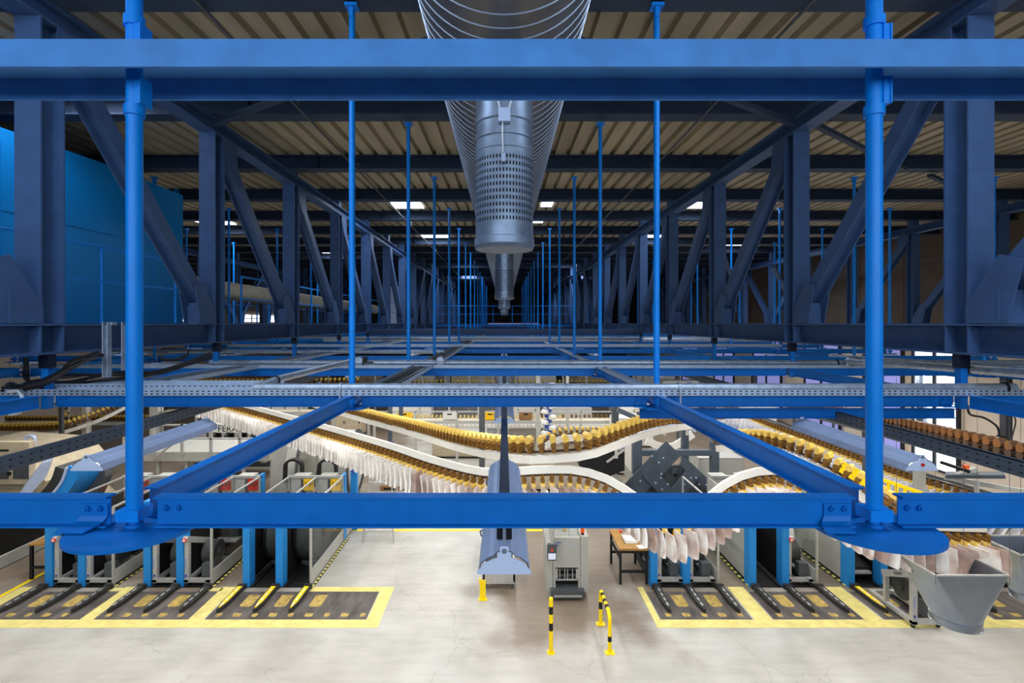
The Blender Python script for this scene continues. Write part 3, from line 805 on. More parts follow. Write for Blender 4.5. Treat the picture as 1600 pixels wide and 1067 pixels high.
# ================================================================== floor markings
fl = bpy.data.objects['floor']
def mark(x0, x1, y0, y1, m='yelpaint', z=.003):
    b = MB()
    if isinstance(x0, (list, tuple)): b.prism(x0, .0005, z)
    else: b.box(x0, x1, y0, y1, .0005, z)
    o = b.build('floor_line', m, fl); o['kind'] = 'structure'; return o
mark(-13.5, -2.5, 10.2, 10.48)
mark(-2.78, -2.5, 10.48, 11.78); mark(-4.35, -2.78, 11.58, 11.78)
for x in (-8.6, -6.4): mark(x+.0, x+.3, 10.48, 11.78)
mark(-10.98, -10.72, 10.48, 11.78); mark(-11.12, -11.02, 10.9, 13.4, 'yellow')
for x in (-8.9, -6.65): mark(x+.02, x+.29, 11.6, 11.74)
mark(3.02, 13.5, 10.2, 10.48); mark(3.02, 3.15, 10.48, 11.78)
for x in (5.07, 7.3, 9.55): mark(x, x+.36, 10.48, 11.78)
mark(-5, -.7, 14.95, 15.08, 'yellow'); mark(.65, 1.1, 14.95, 15.08, 'yellow')

# ================================================================== winding stations
YS = 11.78
def plate(x0, x1, label, spots):
    t = thing('floor_plate', label, 'floor plate', (0, 0, .0005), 0, 'dark floor plates')
    MB().box(x0, x1, 10.49, 11.57, 0, .004).build('steel_sheet', 'plate', t)
    for (x, w) in spots:
        MB().prism([(x-w/2+.05, 10.95), (x+w/2-.05, 10.95), (x+w/2, 11.0), (x+w/2, 11.42), (x-w/2, 11.42), (x-w/2, 11.0)], .004, .006).build('yellow_patch', 'yelspot', t)
    n = int((x1-x0)/.36)
    for i in range(n):
        x = x0 + .2 + i*.37; s = .11 + .05*(i % 2)
        MB().prism([(x-s/2+.02, 10.58), (x+s/2-.02, 10.58), (x+s/2, 10.61), (x+s/2, 10.7), (x-s/2, 10.72), (x-s/2, 10.61)], .004, .006).build('yellow_patch', 'yelspot', t)
def guide(x, label, m, grp):
    t = thing('guide_rail', label, 'guide rail', (x, 0, .005), 0, grp)
    o = [(-.075, 11.72), (-.075, 11.0), (-.02, 10.7), (.02, 10.7), (.075, 11.0), (.075, 11.72)]
    MB().prism(o, 0, .085).build('wedge_body', 'track', t)
    k = 1 if m == 'yellow' else .5; q = [(-.05*k, 11.62), (-.05*k, 11.02), (-.012, 10.76), (.012, 10.76), (.05*k, 11.02), (.05*k, 11.62)]
    MB().prism(q, .085, .095).build('wedge_insert', m if m == 'yellow' else 'reel', t)
    MB().box(-.09, .09, 11.67, 11.74, .0, .1).build('end_stop', 'track', t)
    b = MB()
    for i in range(4): b.box(-.018, .018, 11.4-i*.19, 11.52-i*.19, .09, .1)
    b.build('wear_pad', 'alu' if m != 'yellow' else 'white', t)
def carriage(x, y, label, letter=False, grp='grey reel carriages'):
    t = thing('reel_carriage', label, 'carriage', (x, y, 0), 0, grp)
    b = MB(); b.box(-.29, .29, 0, .09, .09, .17); b.box(-.29, -.2, 0, 1.25, .08, .15); b.box(.2, .29, 0, 1.25, .08, .15)
    b.box(-.2, .2, 1.17, 1.25, .08, .15)
    b.build('base_frame', 'alu', t)
    for sx in (-.25, .25):
        for yy in (.06, 1.1): MB().cyl((sx-.02, yy, .045), (sx+.02, yy, .045), .04, 12).build('wheel', 'black', t)
    u = MB().box(-.285, -.19, .01, .1, .17, 1.06).build('upright', 'alu', t)
    l = MB().box(-.27, -.235, .004, .01, .42, .66).build('scale_label', 'lampw', u); MB().box(-.265, -.225, .004, .01, .22, .27).build('blue_mark', 'gripb', u)
    b = MB()
    for i in range(6): b.box(-.262, -.243, .001, .004, .44+i*.035, .452+i*.035)
    b.build('scale_print', 'ink', l)
    a = MB().seg((-.235, -.02, 1.09), (-.235, .86, .70), .085, .13, mi=0); a.cyl((-.285, .0, 1.08), (-.185, .0, 1.08), .065, 20)
    ar = a.build('arm', 'alu', t)
    MB().cyl((-.24, -.085, 1.085), (-.24, -.055, 1.085), .05, 18).build('red_ring', 'red', ar); MB().cyl((-.24, -.088, 1.085), (-.24, -.083, 1.085), .03, 14).build('white_dot', 'white', ar)
    MB().box(-.28, -.19, .75, .82, .15, .74).build('rear_post', 'alu', t)
    MB().box(.04, .25, .12, .3, .17, .46).build('drive_box', 'greyd', t)
    MB().lathe((-.14, .58, .56), (1, 0, 0), [(.001, 0), (.08, 0), (.085, .05), (.26, .05), (.27, .06), (.27, .33), (.26, .34), (.085, .34), (.08, .4), (.001, .4)], 28).build('drum', 'reel', t)
    if letter:
        text('FERAG', .085, (-.2795, .4, .905), (PI/2, -.417, -PI/2), ar, 'ink')
        for ch in t.children: pass
    return t
def reel(x, y, label, m, r=.62, w=.5, grp='winding reels'):
    t = thing('winding_reel', label, 'reel', (x, y, 0), 0, grp)
    z = r + .1
    MB().lathe((-w/2, 0, z), (1, 0, 0), [(.2, 0), (r-.02, 0), (r, .03), (r, w-.03), (r-.02, w), (.2, w)], 40).build('drum', m, t)
    MB().lathe((-w/2-.01, 0, z), (1, 0, 0), [(.001, 0), (.17, 0), (.2, .02), (.2, w+.01), (.17, w+.02), (.001, w+.02)], 28).build('hub', 'black', t)
    MB().lathe((-w/2-.03, 0, z), (1, 0, 0), [(r-.06, 0), (r-.05, -.012), (r+.02, -.012), (r+.02, .03), (r-.06, .03), (r-.06, 0)], 40).build('rim', 'black', t)
    MB().box(-w/2, w/2, -.3, .3, .0, .12).build('cradle', 'greyd', t)
    return t
def station(x0, side, label, plates, solid):
    """two winding lanes between blue posts; solid = closed grey flank on the aisle side, else clear panel over a grey skirt"""
    t = thing('winding_station', label, 'station', (x0, YS, 0), 0, 'winding stations')
    for i, x in enumerate((0, .75)):
        p = MB().box(x-.085, x+.075, 0, .26, 0, 1.95).build('post', 'stblue', t)
        b = MB(); 
        for z in (.35, .8, 1.25, 1.6): b.cyl((x+.075, .08, z), (x+.083, .08, z), .012, 8)
        b.build('bolt', 'alu', p)
    xe = 1.46
    b = MB()
    for x in (.12, .56, .87, 1.3): b.box(x, x+.06, -.02, 3.4, .005, .05)
    b.box(-.05, 1.45, -.03, 3.4, .001, .006)
    b.build('track', 'black', t)
    # upright glazed flanks on each lane edge
    for i, x in enumerate((0, .75, xe)):
        if solid and i == 0 or (i < 2 and 'nearest the aisle in the right' in label): continue
        fr = MB(); 
        fr.seg((x, .3 if i < 2 else 0, 1.81), (x, 2.34, 1.81), .035, .035)
        fr.seg((x, 2.34, .05), (x, 2.34, 1.81), .04, .04)
        if i == 2:
            fr.seg((x, 0.02, 0), (x, 0.02, 1.81), .045, .045); fr.seg((x, 0, .36), (x, 2.34, .36), .02, .02)
        f = fr.build('flank_frame', 'alu', t)
        MB().box(x-.004, x+.004, .28 if i < 2 else .03, 2.32, .36 if i == 2 else 1.42, 1.79).build('clear_pane', 'glass', f)
        if i == 2:
            MB().box(x-.02, x+.02, .04, 3.5, .06, .35).build('skirt', 'grey', t)
            h = MB()
            h.box(x+.02, x+.085, .02, 2.7, .001, .003)
            for k in range(17): h.box(x+.02, x+.07, .02+k*.16, .02+k*.16+.08, .002, .007, 1)
            h.build('hazard_tape', ['track', 'skin'], t)
        else:
            MB().box(x-.02, x+.02, .3, 2.3, .05, 1.42).build('skirt', 'black', t)
    if solid:
        MB().box(-.05, -.02, .05, 2.45, .06, 1.75).build('closed_flank', 'grey', t)
        h = MB()
        h.box(-.14, -.05, .05, 2.4, .002, .004)
        for k in range(12): h.box(-.12, -.06, .05+k*.2, .05+k*.2+.1, .003, .007, 1)
        h.build('hazard_tape', ['track', 'skin'], t)
    if not plates[3]:
        for x in (.375, 1.11):
            sh = MB().box(x-.3, x+.3, 1.5, 2.3, .05, 1.25).build('lane_shell', 'black', t)
            MB().box(x-.12, x-.06, 1.48, 1.5, .75, .95).box(x-.2, x-.15, 1.48, 1.5, .55, .7).box(x+.02, x+.06, 1.48, 1.5, .5, .75).build('yellow_tape', 'label', sh)
            MB().box(x-.28, x+.28, 1.2, 1.5, .5, .54).build('shelf_lip', 'alu', t)
    # rear cabinets carrying the lane sign
    for i, x in enumerate((.375, 1.11) if label.find('nearest the aisle in the right') < 0 else ()):
        cbt = MB().box(x-.33, x+.1, 2.36, 2.8, .3, 1.8).build('rear_cabinet', 'grey', t)
        MB().box(x-.06, x+.06, 2.352, 2.36, .4, 1.74).build('door_slot', 'greyd', cbt)
        s = MB().box(x+.02, x+.3, 2.34, 2.352, 1.44, 1.76).build('lane_sign', plates[0], t)
        text(plates[1], .2, (x+.16, 2.337, 1.6), (PI/2, 0, 0), s, plates[2])
    if 'nearest the aisle in the right' in label: return t
    MB().box(-.03, xe+.02, 2.3, 2.36, 1.79, 1.85).build('cross_rail', 'alu', t)
    MB().box(xe-.05, xe+.03, 2.4, 2.6, .05, 1.85).build('rear_post', 'stblue', t)
    return t
LX = (-10.37, -8.13, -5.87); nm = ('outermost of the left row', 'middle of the left row', 'nearest the aisle in the left row')
for i, x in enumerate(LX):
    station(x, -1, 'blue-posted winding station with two lanes, %s' % nm[i], ('red', 'HP', 'ink', False) if i < 2 else ('label', 'VP', 'ink', True), False)
    plate(x-(.2 if i else .35), x+(1.73 if i else 1.77) if i < 2 else -2.8, 'scuffed dark floor plate before the winding station %s' % nm[i], [(x+.375, .26), (x+1.1, .26)] + ([(x+1.85, .26)] if i == 2 else []))
    for j, dx in enumerate((-.06, .69, 1.43)):
        guide(x+dx, '%s floor guide, %s of the station %s' % ('yellow-topped' if i == 2 else 'grey', ('first', 'second', 'third')[j], nm[i]), 'yellow' if i == 2 else 'alu', 'floor guide rails')
    for j, dx in enumerate((.375, 1.1)):
        nl = ('first lane', 'second lane')[j]
        if i < 2:
            carriage(x+dx+.02, YS+.02, 'grey reel carriage parked in the %s of the station %s' % (nl, nm[i]))
            reel(x+dx, YS+.95 if 0 else YS+1.95, 'brown-dark winding reel in the %s of the station %s' % (nl, nm[i]), 'reel', .5, .46)
        else:
            reel(x+dx-.02, YS+1.35, 'large dark winding reel, %s of the station %s' % (nl, nm[i]), 'reel', .7, .46)
RX = (3.41, 5.66, 7.9, 10.15); nr = ('nearest the aisle in the right row', 'second of the right row', 'third of the right row', 'outermost of the right row')
for i, x in enumerate(RX):
    station(x, 1, 'blue-posted winding station with two lanes, %s' % nr[i], ('label', 'VP', 'ink', i > 0), i > 0)
    plate(x-.2 if i else 3.17, x+1.62, 'scuffed dark floor plate before the winding station %s' % nr[i], [(x+.375, .26), (x+1.1, .26)])
    for j, dx in enumerate((.02, .74, 1.45)):
        if i == 3 and j: continue
        yel = i == 2 and j == 0
        guide(x+dx, '%s floor guide, %s of the station %s' % ('yellow-topped' if yel else 'grey', ('first', 'second', 'third')[j], nr[i]), 'yellow' if yel else 'alu', 'floor guide rails')
    if i == 0:
        for j, dx in enumerate((.375, 1.1)): carriage(x+dx, YS+.05, 'grey reel carriage parked in the %s lane of the station nearest the aisle at right' % ('first', 'second')[j])
    if i == 1:
        carriage(x+1.1, YS+.05, 'grey reel carriage in the second lane below the white reel')
        reel(x+1.08, YS+1.3, 'large white paper reel in the second lane of the right station', 'white', .72, .4)
        reel(x+.37, YS+2.2, 'dark winding reel deep in the first lane of the right station', 'reel')
    if i == 2:
        for j, dx in enumerate((.4, 1.1)):
            b = thing('roller_feed', 'black roller feed with yellow studs in the %s lane of the third right station' % ('first', 'second')[j], 'feeder', (x+dx, YS, 0), 0, 'roller feeds')
            MB().add([(-.25, .3, .1), (.25, .3, .1), (.25, 2.2, .1), (-.25, 2.2, .1), (-.25, .3, .32), (.25, .3, .32), (.25, 2.2, .72), (-.25, 2.2, .72)], ((0,3,2,1),(4,5,6,7),(0,1,5,4),(1,2,6,5),(2,3,7,6),(3,0,4,7))).build('feed_body', 'black', b)
            s = MB()
            for k in range(6): s.cyl((-.1, .4+k*.22, .34+k*.046), (-.1, .4+k*.22, .39+k*.046), .035, 10)
            s.build('yellow_stud', 'yellow', b)
            MB().box(-.24, .2, .2, .3, .2, .25).build('lip', 'alu', b)
# pulled-out carriage with the maker's lettering
cg = carriage(8.3, 10.15, 'grey reel carriage with black lettering pulled out onto the yellow line', True)
o = bpy.data.objects['floor_plate']
text('FERAG', .3, (5.66-.051-.005, YS+1.6, 1.5), (PI/2, 0, -PI/2), [q for q in bpy.data.objects if q.get('label', '').startswith('blue-posted winding station with two lanes, second of the right')][0], 'ink')

# ================================================================== aisle objects
def band(mb, path, r, pats, n=14):
    """tube along path; pats = list of (from, to) metre spans painted black"""
    pts = [Vector(p) for p in path]; acc = 0
    t = MB()
    t.tube(pts, r, n)
    ln = [0]
    for i in range(1, len(pts)): ln.append(ln[-1] + (pts[i]-pts[i-1]).length)
    for i in range(len(pts)-1):
        mid = (ln[i]+ln[i+1])/2
        if any(a <= mid <= c for a, c in pats):
            for k in range(n): t.m[i*n+k] = 1
    return t
t = thing('bollard', 'single yellow and black striped bollard on the aisle floor', 'bollard', (.85, 9.43, 0))
band(None, [(0, 0, .01 + .02*i) for i in range(50)], .038, [(.40, .53), (.70, .84)]).build('post', ['yellow', 'black'], t)
MB().lathe((0, 0, .99), (0, 0, 1), [(.038, 0), (.03, .015), (.001, .022)], 14).build('cap', 'yellow', t)
MB().box(-.065, .065, -.065, .065, 0, .012).cyl((-.045, -.045, .012), (-.045, -.045, .02), .009, 6).cyl((.045, -.045, .012), (.045, -.045, .02), .009, 6).build('foot_plate', 'yellow', t)
t = thing('crash_barrier', 'yellow and black striped hoop barrier beside the grey machine', 'barrier', (1.92, 9.43, 0))
pp = [(0, 0, .01+.02*i) for i in range(28)] + [(0, .15-.15*math.cos(a), .57+.13*math.sin(a)) for a in [PI/2*i/8 for i in range(1, 9)]] + [(0, .15+.02*i, .70) for i in range(1, 30)]
pp += [(0, .75+.15*math.sin(a), .57+.13*math.cos(a)) for a in [PI/2*i/8 for i in range(1, 9)]] + [(0, .9, .57-.02*i) for i in range(1, 29)]
band(None, pp, .036, [(.2, .3), (.82, .92), (1.02, 1.12), (1.24, 1.34), (1.72, 1.85)]).build('hoop', ['yellow', 'black'], t)
for y in (0, .9): MB().box(-.085, .085, y-.07, y+.07, 0, .012).build('foot_plate', 'yellow', t)
t = thing('yellow_bracket', 'small upright yellow plate standing under the centre lamp', 'bracket', (-.47, 11.24, 0))
MB().box(-.065, .065, 0, .02, .0, .42).box(-.08, -.04, -.02, .03, .36, .46).build('plate', 'yellow', t); MB().box(-.09, .09, -.05, .08, 0, .012).build('foot', 'yellow', t)
t = thing('low_conveyor', 'low grey belt conveyor end on the floor under the centre lamp', 'conveyor', (-.12, 11.6, 0))
MB().box(-.32, .32, .2, 2.6, .28, .36).build('belt', 'black', t); MB().box(-.36, -.32, 0, 2.6, .2, .4).box(.32, .36, 0, 2.6, .2, .4).box(-.36, .36, 0, .04, .16, .42).build('side_frame', 'alu', t)
for x in (-.3, .3):
    for y in (.1, 2.4): MB().box(x-.03, x+.03, y, y+.06, 0, .2).build('leg', 'greyd', t)

# grey aisle machine
t = thing('bundle_machine', 'grey box machine with black roller mouth standing in the aisle', 'machine', (1.07, 11.29, 0))
b = MB(); b.box(0, .59, .03, 1.3, .66, 1.31); b.box(0, .05, .03, 1.3, .1, .66); b.box(.55, .59, .03, 1.3, .1, .66); b.box(0, .59, .6, 1.3, .1, .66)
b.build('body', 'grey', t)
MB().box(.60, .77, .04, 1.3, .12, 1.33).build('side_column', 'grey', t)
MB().box(-.13, -.01, .04, 1.2, .0, 1.05).build('left_column', 'grey', t)
MB().box(.05, .55, .2, .6, .2, .66).build('mouth', 'black', t)
for z in (.58, .44): MB().cyl((.06, .14, z), (.54, .14, z), .045, 16).build('roller', 'reel', t)
b = MB()
for x in (.14, .25, .31, .42): b.box(x, x+.018, .08, .11, .36, .6)
b.build('guide_strip', 'alu', t)
MB().box(.06, .54, .06, .1, .36, .385).box(.05, .1, .05, .1, .4, .62).box(.5, .55, .05, .1, .4, .62).build('mouth_trim', 'alu', t)
MB().box(-.06, .66, -.12, .3, .06, .22).build('front_tray', 'greyd', t); MB().box(-.0, .6, -.14, -.12, .1, .13).build('tray_bar', 'alu', t)
MB().box(.02, .57, .15, .17, 1.31, 1.75).box(.02, .04, .15, 1.2, 1.31, 1.75).box(.55, .57, .15, 1.2, 1.31, 1.75).build('hood_pane', 'glass', t)
for x in (.02, .36, .56): MB().box(x-.015, x+.015, .14, .17, 1.31, 1.76).build('hood_bar', 'alu', t)
MB().lathe((.12, .6, 1.5), (1, 0, 0), [(.13, 0), (.16, .01), (.16, .05), (.13, .06), (.13, 0)], 24).build('belt_loop', 'black', t); MB().box(.26, .34, .4, .5, 1.32, 1.6).build('yellow_guard', 'label', t)
MB().box(.06, .17, .024, .03, 1.2, 1.215).box(.08, .1, .024, .03, 1.12, 1.17).build('blue_print', 'gripb', t)
MB().box(.4, .52, .024, .03, 1.12, 1.135).build('white_print', 'lampw', t)
b = thing('signal_lamp', 'orange and blue signal lamp on the grey aisle machine', 'lamp', (1.73, 11.45, 1.33))
MB().cyl((0, 0, 0), (0, 0, .05), .035, 14).build('base', 'black', b); MB().cyl((0, 0, .05), (0, 0, .16), .045, 16).build('orange_lens', 'orange', b); MB().cyl((0, 0, .16), (0, 0, .27), .045, 16).build('blue_lens', 'gripb', b)
b = thing('operator_terminal', 'grey hanging control panel with screen and orange emergency stop', 'control panel', (1.02, 11.1, 1.0))
MB().box(-.1, .1, -.03, .05, -.08, .27).build('housing', 'greyd', b); MB().box(-.08, .08, -.036, -.03, -.05, .08).build('screen', 'screen', b)
MB().box(-.025, .025, -.05, -.03, .13, .18).build('stop_plate', 'orange', b); MB().cyl((0, -.07, .165), (0, -.05, .165), .02, 14).build('stop_button', 'red', b)
MB().lathe((0, 0, .27), (0, 0, 1), [(.025, 0), (.07, .3), (.07, .5), (.001, .5)], 16).cyl((0, .02, .7), (0, .1, 1.4), .03, 10).build('arm', 'alu', b)
# work table
t = thing('work_table', 'worn wooden-topped work table with black steel legs', 'table', (2.64, 11.88, 0))
MB().box(0, .68, 0, 1.12, .78, .825).build('table_top', 'wood', t)
for x in (.03, .63):
    for y in (.03, 1.06): MB().box(x-.025, x+.025, y-.025, y+.025, 0, .78).build('leg', 'black', t)
MB().box(.03, .63, .02, .05, .26, .32).box(.03, .63, 1.04, 1.07, .26, .32).box(.01, .05, .03, 1.06, .55, .61).box(.61, .65, .03, 1.06, .55, .61).box(.03, .63, .02, .05, .72, .78).build('stretcher', 'black', t)
b = thing('paper_tray', 'white letter tray of papers on the wooden work table', 'tray', (2.98, 12.35, .826))
MB().box(-.15, .15, -.2, .2, 0, .02).box(-.15, -.14, -.2, .2, 0, .07).box(.14, .15, -.2, .2, 0, .07).box(-.15, .15, .19, .2, 0, .07).build('tray_shell', 'white', b)
MB().box(-.12, .12, -.17, .17, .02, .05, 0, Matrix.Rotation(.06, 4, 'Z')).build('paper_stack', 'paper', b)
tag(MB().box(-.12, .12, -.1, .1, 0, .004, 0, Matrix.Translation((3.2, 11.99, .826)) @ Matrix.Rotation(.2, 4, 'Z')).build('paper_sheet', 'white'), 'loose white sheet on the front right corner of table', 'paper')
tag(MB().box(-.1, .1, -.06, .06, 0, .03, 0, Matrix.Translation((2.95, 12.85, .826))).build('red_tray', 'red'), 'small red box at the back of the work table', 'box')
# bench at the far left
t = thing('side_bench', 'small brown-topped bench with black legs by the outermost left station', 'bench', (-11.12, 12.1, 0))
MB().box(0, .5, 0, .6, .8, .84).build('bench_top', 'wood', t)
for x in (.04, .46):
    for y in (.04, .56): MB().box(x-.03, x+.03, y-.03, y+.03, 0, .8).build('leg', 'black', t)
MB().box(.04, .46, .02, .06, .25, .31).build('stretcher', 'black', t)

# ================================================================== hoppers
def hopper(x0, y0, label):
    t = thing('sheet_hopper', label, 'hopper', (x0, y0, 0), 0, 'sheet metal hoppers')
    w, d, zt, zb = 1.0, .7, 2.59, 1.86; n = 8; r = .29; cx, cy = .57, .35
    b = MB(); n = 8; cor = [(0, 0), (w, 0), (w, d), (0, d)]; vs = [(p[0], p[1], zt) for p in cor]
    for i in range(4*n):
        a = -PI/2 + 2*PI*i/(4*n); vs.append((cx + r*math.cos(a), cy + r*math.sin(a), zb))
    fs = []
    for k in range(4):
        fs.append((k, 4 + k*n, (k+1) % 4))
        for i in range(n): fs.append(((k+1) % 4, 4 + k*n + i, 4 + (k*n + i + 1) % (4*n)))
    b.add(vs, fs)
    b.add([(p[0]*.985+.008, p[1]*.985+.005, p[2]+.001) for p in vs], [tuple(reversed(f)) for f in fs])
    b.build('funnel_body', 'funnel', t)
    MB().lathe((cx, cy, zb+.005), (0, 0, -1), [(r, 0), (r+.012, .004), (r+.005, .01), (r+.005, .09), (r+.012, .095), (r+.012, .105), (r-.01, .105), (r-.01, 0)], 48).build('outlet_ring', 'funnel', t)
    b = MB()
    for a, c in (((0, 0), (w, 0)), ((w, 0), (w, d)), ((w, d), (0, d)), ((0, d), (0, 0))): b.seg((a[0], a[1], zt), (c[0], c[1], zt), .022, .022)
    b.build('top_rim', 'alu', t)
    for (x, y) in ((0, 0), (w, 0), (w, d), (0, d)): MB().cyl((x, y, zt-.12), (x, y, E-.82), .003, 6).build('hanging_wire', 'greyd', t)
    return t
hopper(5.83, 7.0, 'square sheet metal hopper with round outlet hanging beside the pulled-out carriage')
hopper(7.6, 7.62, 'second sheet metal hopper hanging at the right edge')

# ================================================================== gripper conveyors
def gripper_mb(sz, col):
    m = MB(); s = sz
    m.box(-.04*s, .04*s, -.026*s, .026*s, -.03*s, .09*s, 0)
    m.cyl((-.062*s, 0, 0), (.062*s, 0, 0), .024*s, 10, mi=0)
    m.cyl((-.055*s, .0, .06*s), (.055*s, .0, .06*s), .036*s, 8, mi=0)
    o = [(-.034, .1), (-.012, .085), (.03, .1), (.04, .135), (.018, .178), (-.02, .182), (-.04, .15)]; k = len(o)
    m.add([(x*.05*s, p[0]*s, p[1]*s) for x in (-1, 1) for p in o], [tuple(reversed(range(k))), tuple(range(k, 2*k))] + [(i, (i+1) % k, (i+1) % k+k, i+k) for i in range(k)], 1)
    return m
def conveyor(label, pts, pitch=.15, sz=1.0, cols=('grip', 'gripy'), railz=-.12, rail=(.05, .1), railm='white', paper=None, plen=.42, pw=.32, plab='', ptilt=0, ptw=.3, rng=None, railx=0):
    t = thing('gripper_conveyor', label, 'conveyor', (0, 0, 0), 0, 'gripper conveyors')
    P = catmull(pts, pitch)
    w, h = rail
    rl = MB().sweep([p + Vector((railx, 0, railz)) for p in P[::2] + [P[-1]]], ((-w/2,-h/2),(w/2,-h/2),(w/2,h/2),(-w/2,h/2)))
    rl.build('guide_rail', railm, t)
    MB().sweep([p + Vector((0, 0, (-.02 if railz < 0 else .03))) for p in P], ((-.018,-.018),(.018,-.018),(.018,.018),(-.018,.018))).build('chain', 'gripk', t)
    g0 = None; rest = MB(); proto = gripper_mb(sz, cols)
    flip = railz > 0
    pm = []
    for i, p in enumerate(P):
        a = (P[min(i+1, len(P)-1)] - P[max(i-1, 0)]).normalized()
        x = a.cross(Vector((0, 0, 1))).normalized(); z = x.cross(a).normalized()
        sgn = -1 if flip else 1
        mt = Matrix(((x.x*sgn, a.x, z.x*sgn, p.x), (x.y*sgn, a.y, z.y*sgn, p.y), (x.z*sgn, a.z, z.z*sgn, p.z), (0, 0, 0, 1)))
        if i < 100:
            if g0 is None: o = g0 = proto.build('gripper', list(cols), t)
            else: o = g0.copy(); C.objects.link(o)
            o.matrix_local = mt
        else:
            k = len(rest.v); rest.v += [tuple(mt @ Vector(v)) for v in proto.v]; rest.f += [tuple(q+k for q in f) for f in proto.f]; rest.m += proto.m; rest.s += proto.s
        if paper and (rng is None or rng[0] <= i/len(P) <= rng[1]): pm.append((p, a, x))
    if rest.v: rest.build('gripper_run', list(cols), t)['kind'] = 'stuff'
    if paper:
        mes = {}
        for ip, (p, a, x) in enumerate(pm):
            pk = 'paper' if paper == 'paperc' and ip < len(pm)*.5 else paper; me = mes.get(pk)
            if me is None:
                m = MB(); nz = 6; n2 = 4; vs = []
                for th in (-.014, .014):
                    for j in range(nz+1):
                        for q in range(n2+1):
                            u = q/n2-.5; zz = -plen*j/nz
                            vs.append((u*pw, th*(.5+j/nz) + .03*math.sin(j*.45) + .02*(u*u)*4 + ptilt*j/nz, zz))
                K = (nz+1)*(n2+1); fs = []
                for j in range(nz):
                    for q in range(n2):
                        a0 = j*(n2+1)+q; fs += [(a0, a0+1, a0+n2+2, a0+n2+1), (K+a0+1, K+a0, K+a0+n2+1, K+a0+n2+2)]
                for j in range(nz):
                    for q in (0, n2):
                        a0 = j*(n2+1)+q; fs.append((a0, a0+n2+1, K+a0+n2+1, K+a0) if q == 0 else (a0+n2+1, a0, K+a0, K+a0+n2+1))
                for j in (0, nz):
                    for q in range(n2):
                        a0 = j*(n2+1)+q; fs.append((a0+1, a0, K+a0, K+a0+1) if j == 0 else (a0, a0+1, K+a0+1, K+a0))
                m.add(vs, fs, 0, False); o = m.build('newspaper', pk); mes[pk] = o
            else: o = me.copy(); C.objects.link(o)
            rz = math.atan2(a.y, a.x) - PI/2 + ptw + R(-.08, .08)
            o.rotation_euler = (R(-.07, .07), R(-.04, .04), rz); o.location = p + x*pw*.4 + Vector((0, 0, -.12*sz if flip else -.03))
            tag(o, plab, 'newspaper', plab)
    return t
A = at
# upper chain, grippers on top of a white rail
conveyor('yellow gripper conveyor sagging across the centre above a white rail',
         [A(470, 622, 21), A(555, 646, 17.5), A(640, 668, 13.8), A(720, 690, 10.8), A(800, 703, 9), A(860, 703, 8.6), A(920, 697, 8.7), A(970, 680, 9.4), A(1020, 664, 10.5), A(1075, 656, 12), A(1130, 652, 14)], .2, 1.35, railz=-.15, rail=(.05, .13))
# lower chain with papers under its rail
conveyor('long newspaper conveyor running from back left to front centre',
         [A(320, 622, 15.5), A(400, 644, 14.2), A(500, 672, 12.3), A(600, 702, 10.3), A(680, 729, 9.2), A(760, 748, 8.5), A(830, 745, 8.3), A(900, 745, 8.3), A(955, 762, 8.3), A(1000, 792, 8.2), A(1050, 815, 8.1), A(1100, 793, 8.1), A(1140, 763, 8.1), A(1180, 748, 8.2), A(1220, 747, 8.3), A(1270, 764, 8.2), A(1330, 800, 7.95), A(1390, 824, 7.8), A(1460, 833, 7.75), A(1545, 836, 7.75)],
         .15, 1.0, railz=.11, rail=(.05, .12), paper='paperc', plab='newspaper hanging from the long conveyor below the white rail', plen=.4, pw=.34)
# right side
conveyor('brown gripper conveyor with blue-white papers descending at right',
         [A(1130, 632, 21), A(1200, 660, 17.5), A(1300, 697, 14.5), A(1400, 735, 12.3), A(1480, 758, 11), A(1600, 795, 10)], .17, 1.1, railz=.1, railm='greyd', rail=(.04, .06), paper='paperb', plab='blue-white newspaper on the descending right conveyor', plen=.5, pw=.4, ptilt=-.2)
conveyor('dark brown gripper conveyor beside the tan wall',
         [A(1270, 641, 13.5), A(1330, 655, 11.8), A(1400, 672, 9.8), A(1500, 697, 8.1), A(1620, 726, 7.0)], .15, 1.4, ('gripk', 'gripr'), railz=-.14, railm='greyd', rail=(.05, .12))
conveyor('bright yellow gripper conveyor curving down behind the right beam',
         [A(1120, 690, 12), A(1170, 688, 10.5), A(1215, 695, 9.7), A(1260, 710, 9.2), A(1310, 737, 8.7), A(1360, 770, 8.4), A(1420, 810, 8.3)], .165, 1.25, ('grip', 'gripy'), railz=-.16, rail=(.05, .14))
# left and background
conveyor('yellow gripper conveyor rising at far left behind the tray',
         [A(-30, 671, 21), A(40, 671, 21), A(95, 668, 21), A(130, 658, 21.5), A(165, 645, 22), A(210, 622, 23)], .17, 1.5, railz=-.2, rail=(.05, .14))
conveyor('straight gripper conveyor in the left background', [A(-40, 656, 27), A(100, 656, 27), A(260, 655, 27)], .2, 1.3, railz=-.2, rail=(.1, .16))
conveyor('straight gripper conveyor across the centre background', [A(620, 655, 26), A(760, 656, 26), A(890, 656, 26)], .2, 1.3, ('gripk', 'gripy'), railz=-.3, rail=(.15, .2), paper='paper', plab='newspaper on the centre background conveyor', plen=.25, pw=.3)
conveyor('straight gripper conveyor behind the slate machine', [A(880, 655, 24), A(960, 656, 24), A(1050, 654, 24)], .2, 1.3, ('gripk', 'grip'), railz=-.25, rail=(.15, .2))
conveyor('cream railed conveyor crossing behind the centre chain', [A(845, 692, 17), A(872, 679, 17.3), A(900, 676, 17.5), A(990, 676, 18)], .2, 1.1, railz=-.18, rail=(.08, .2))
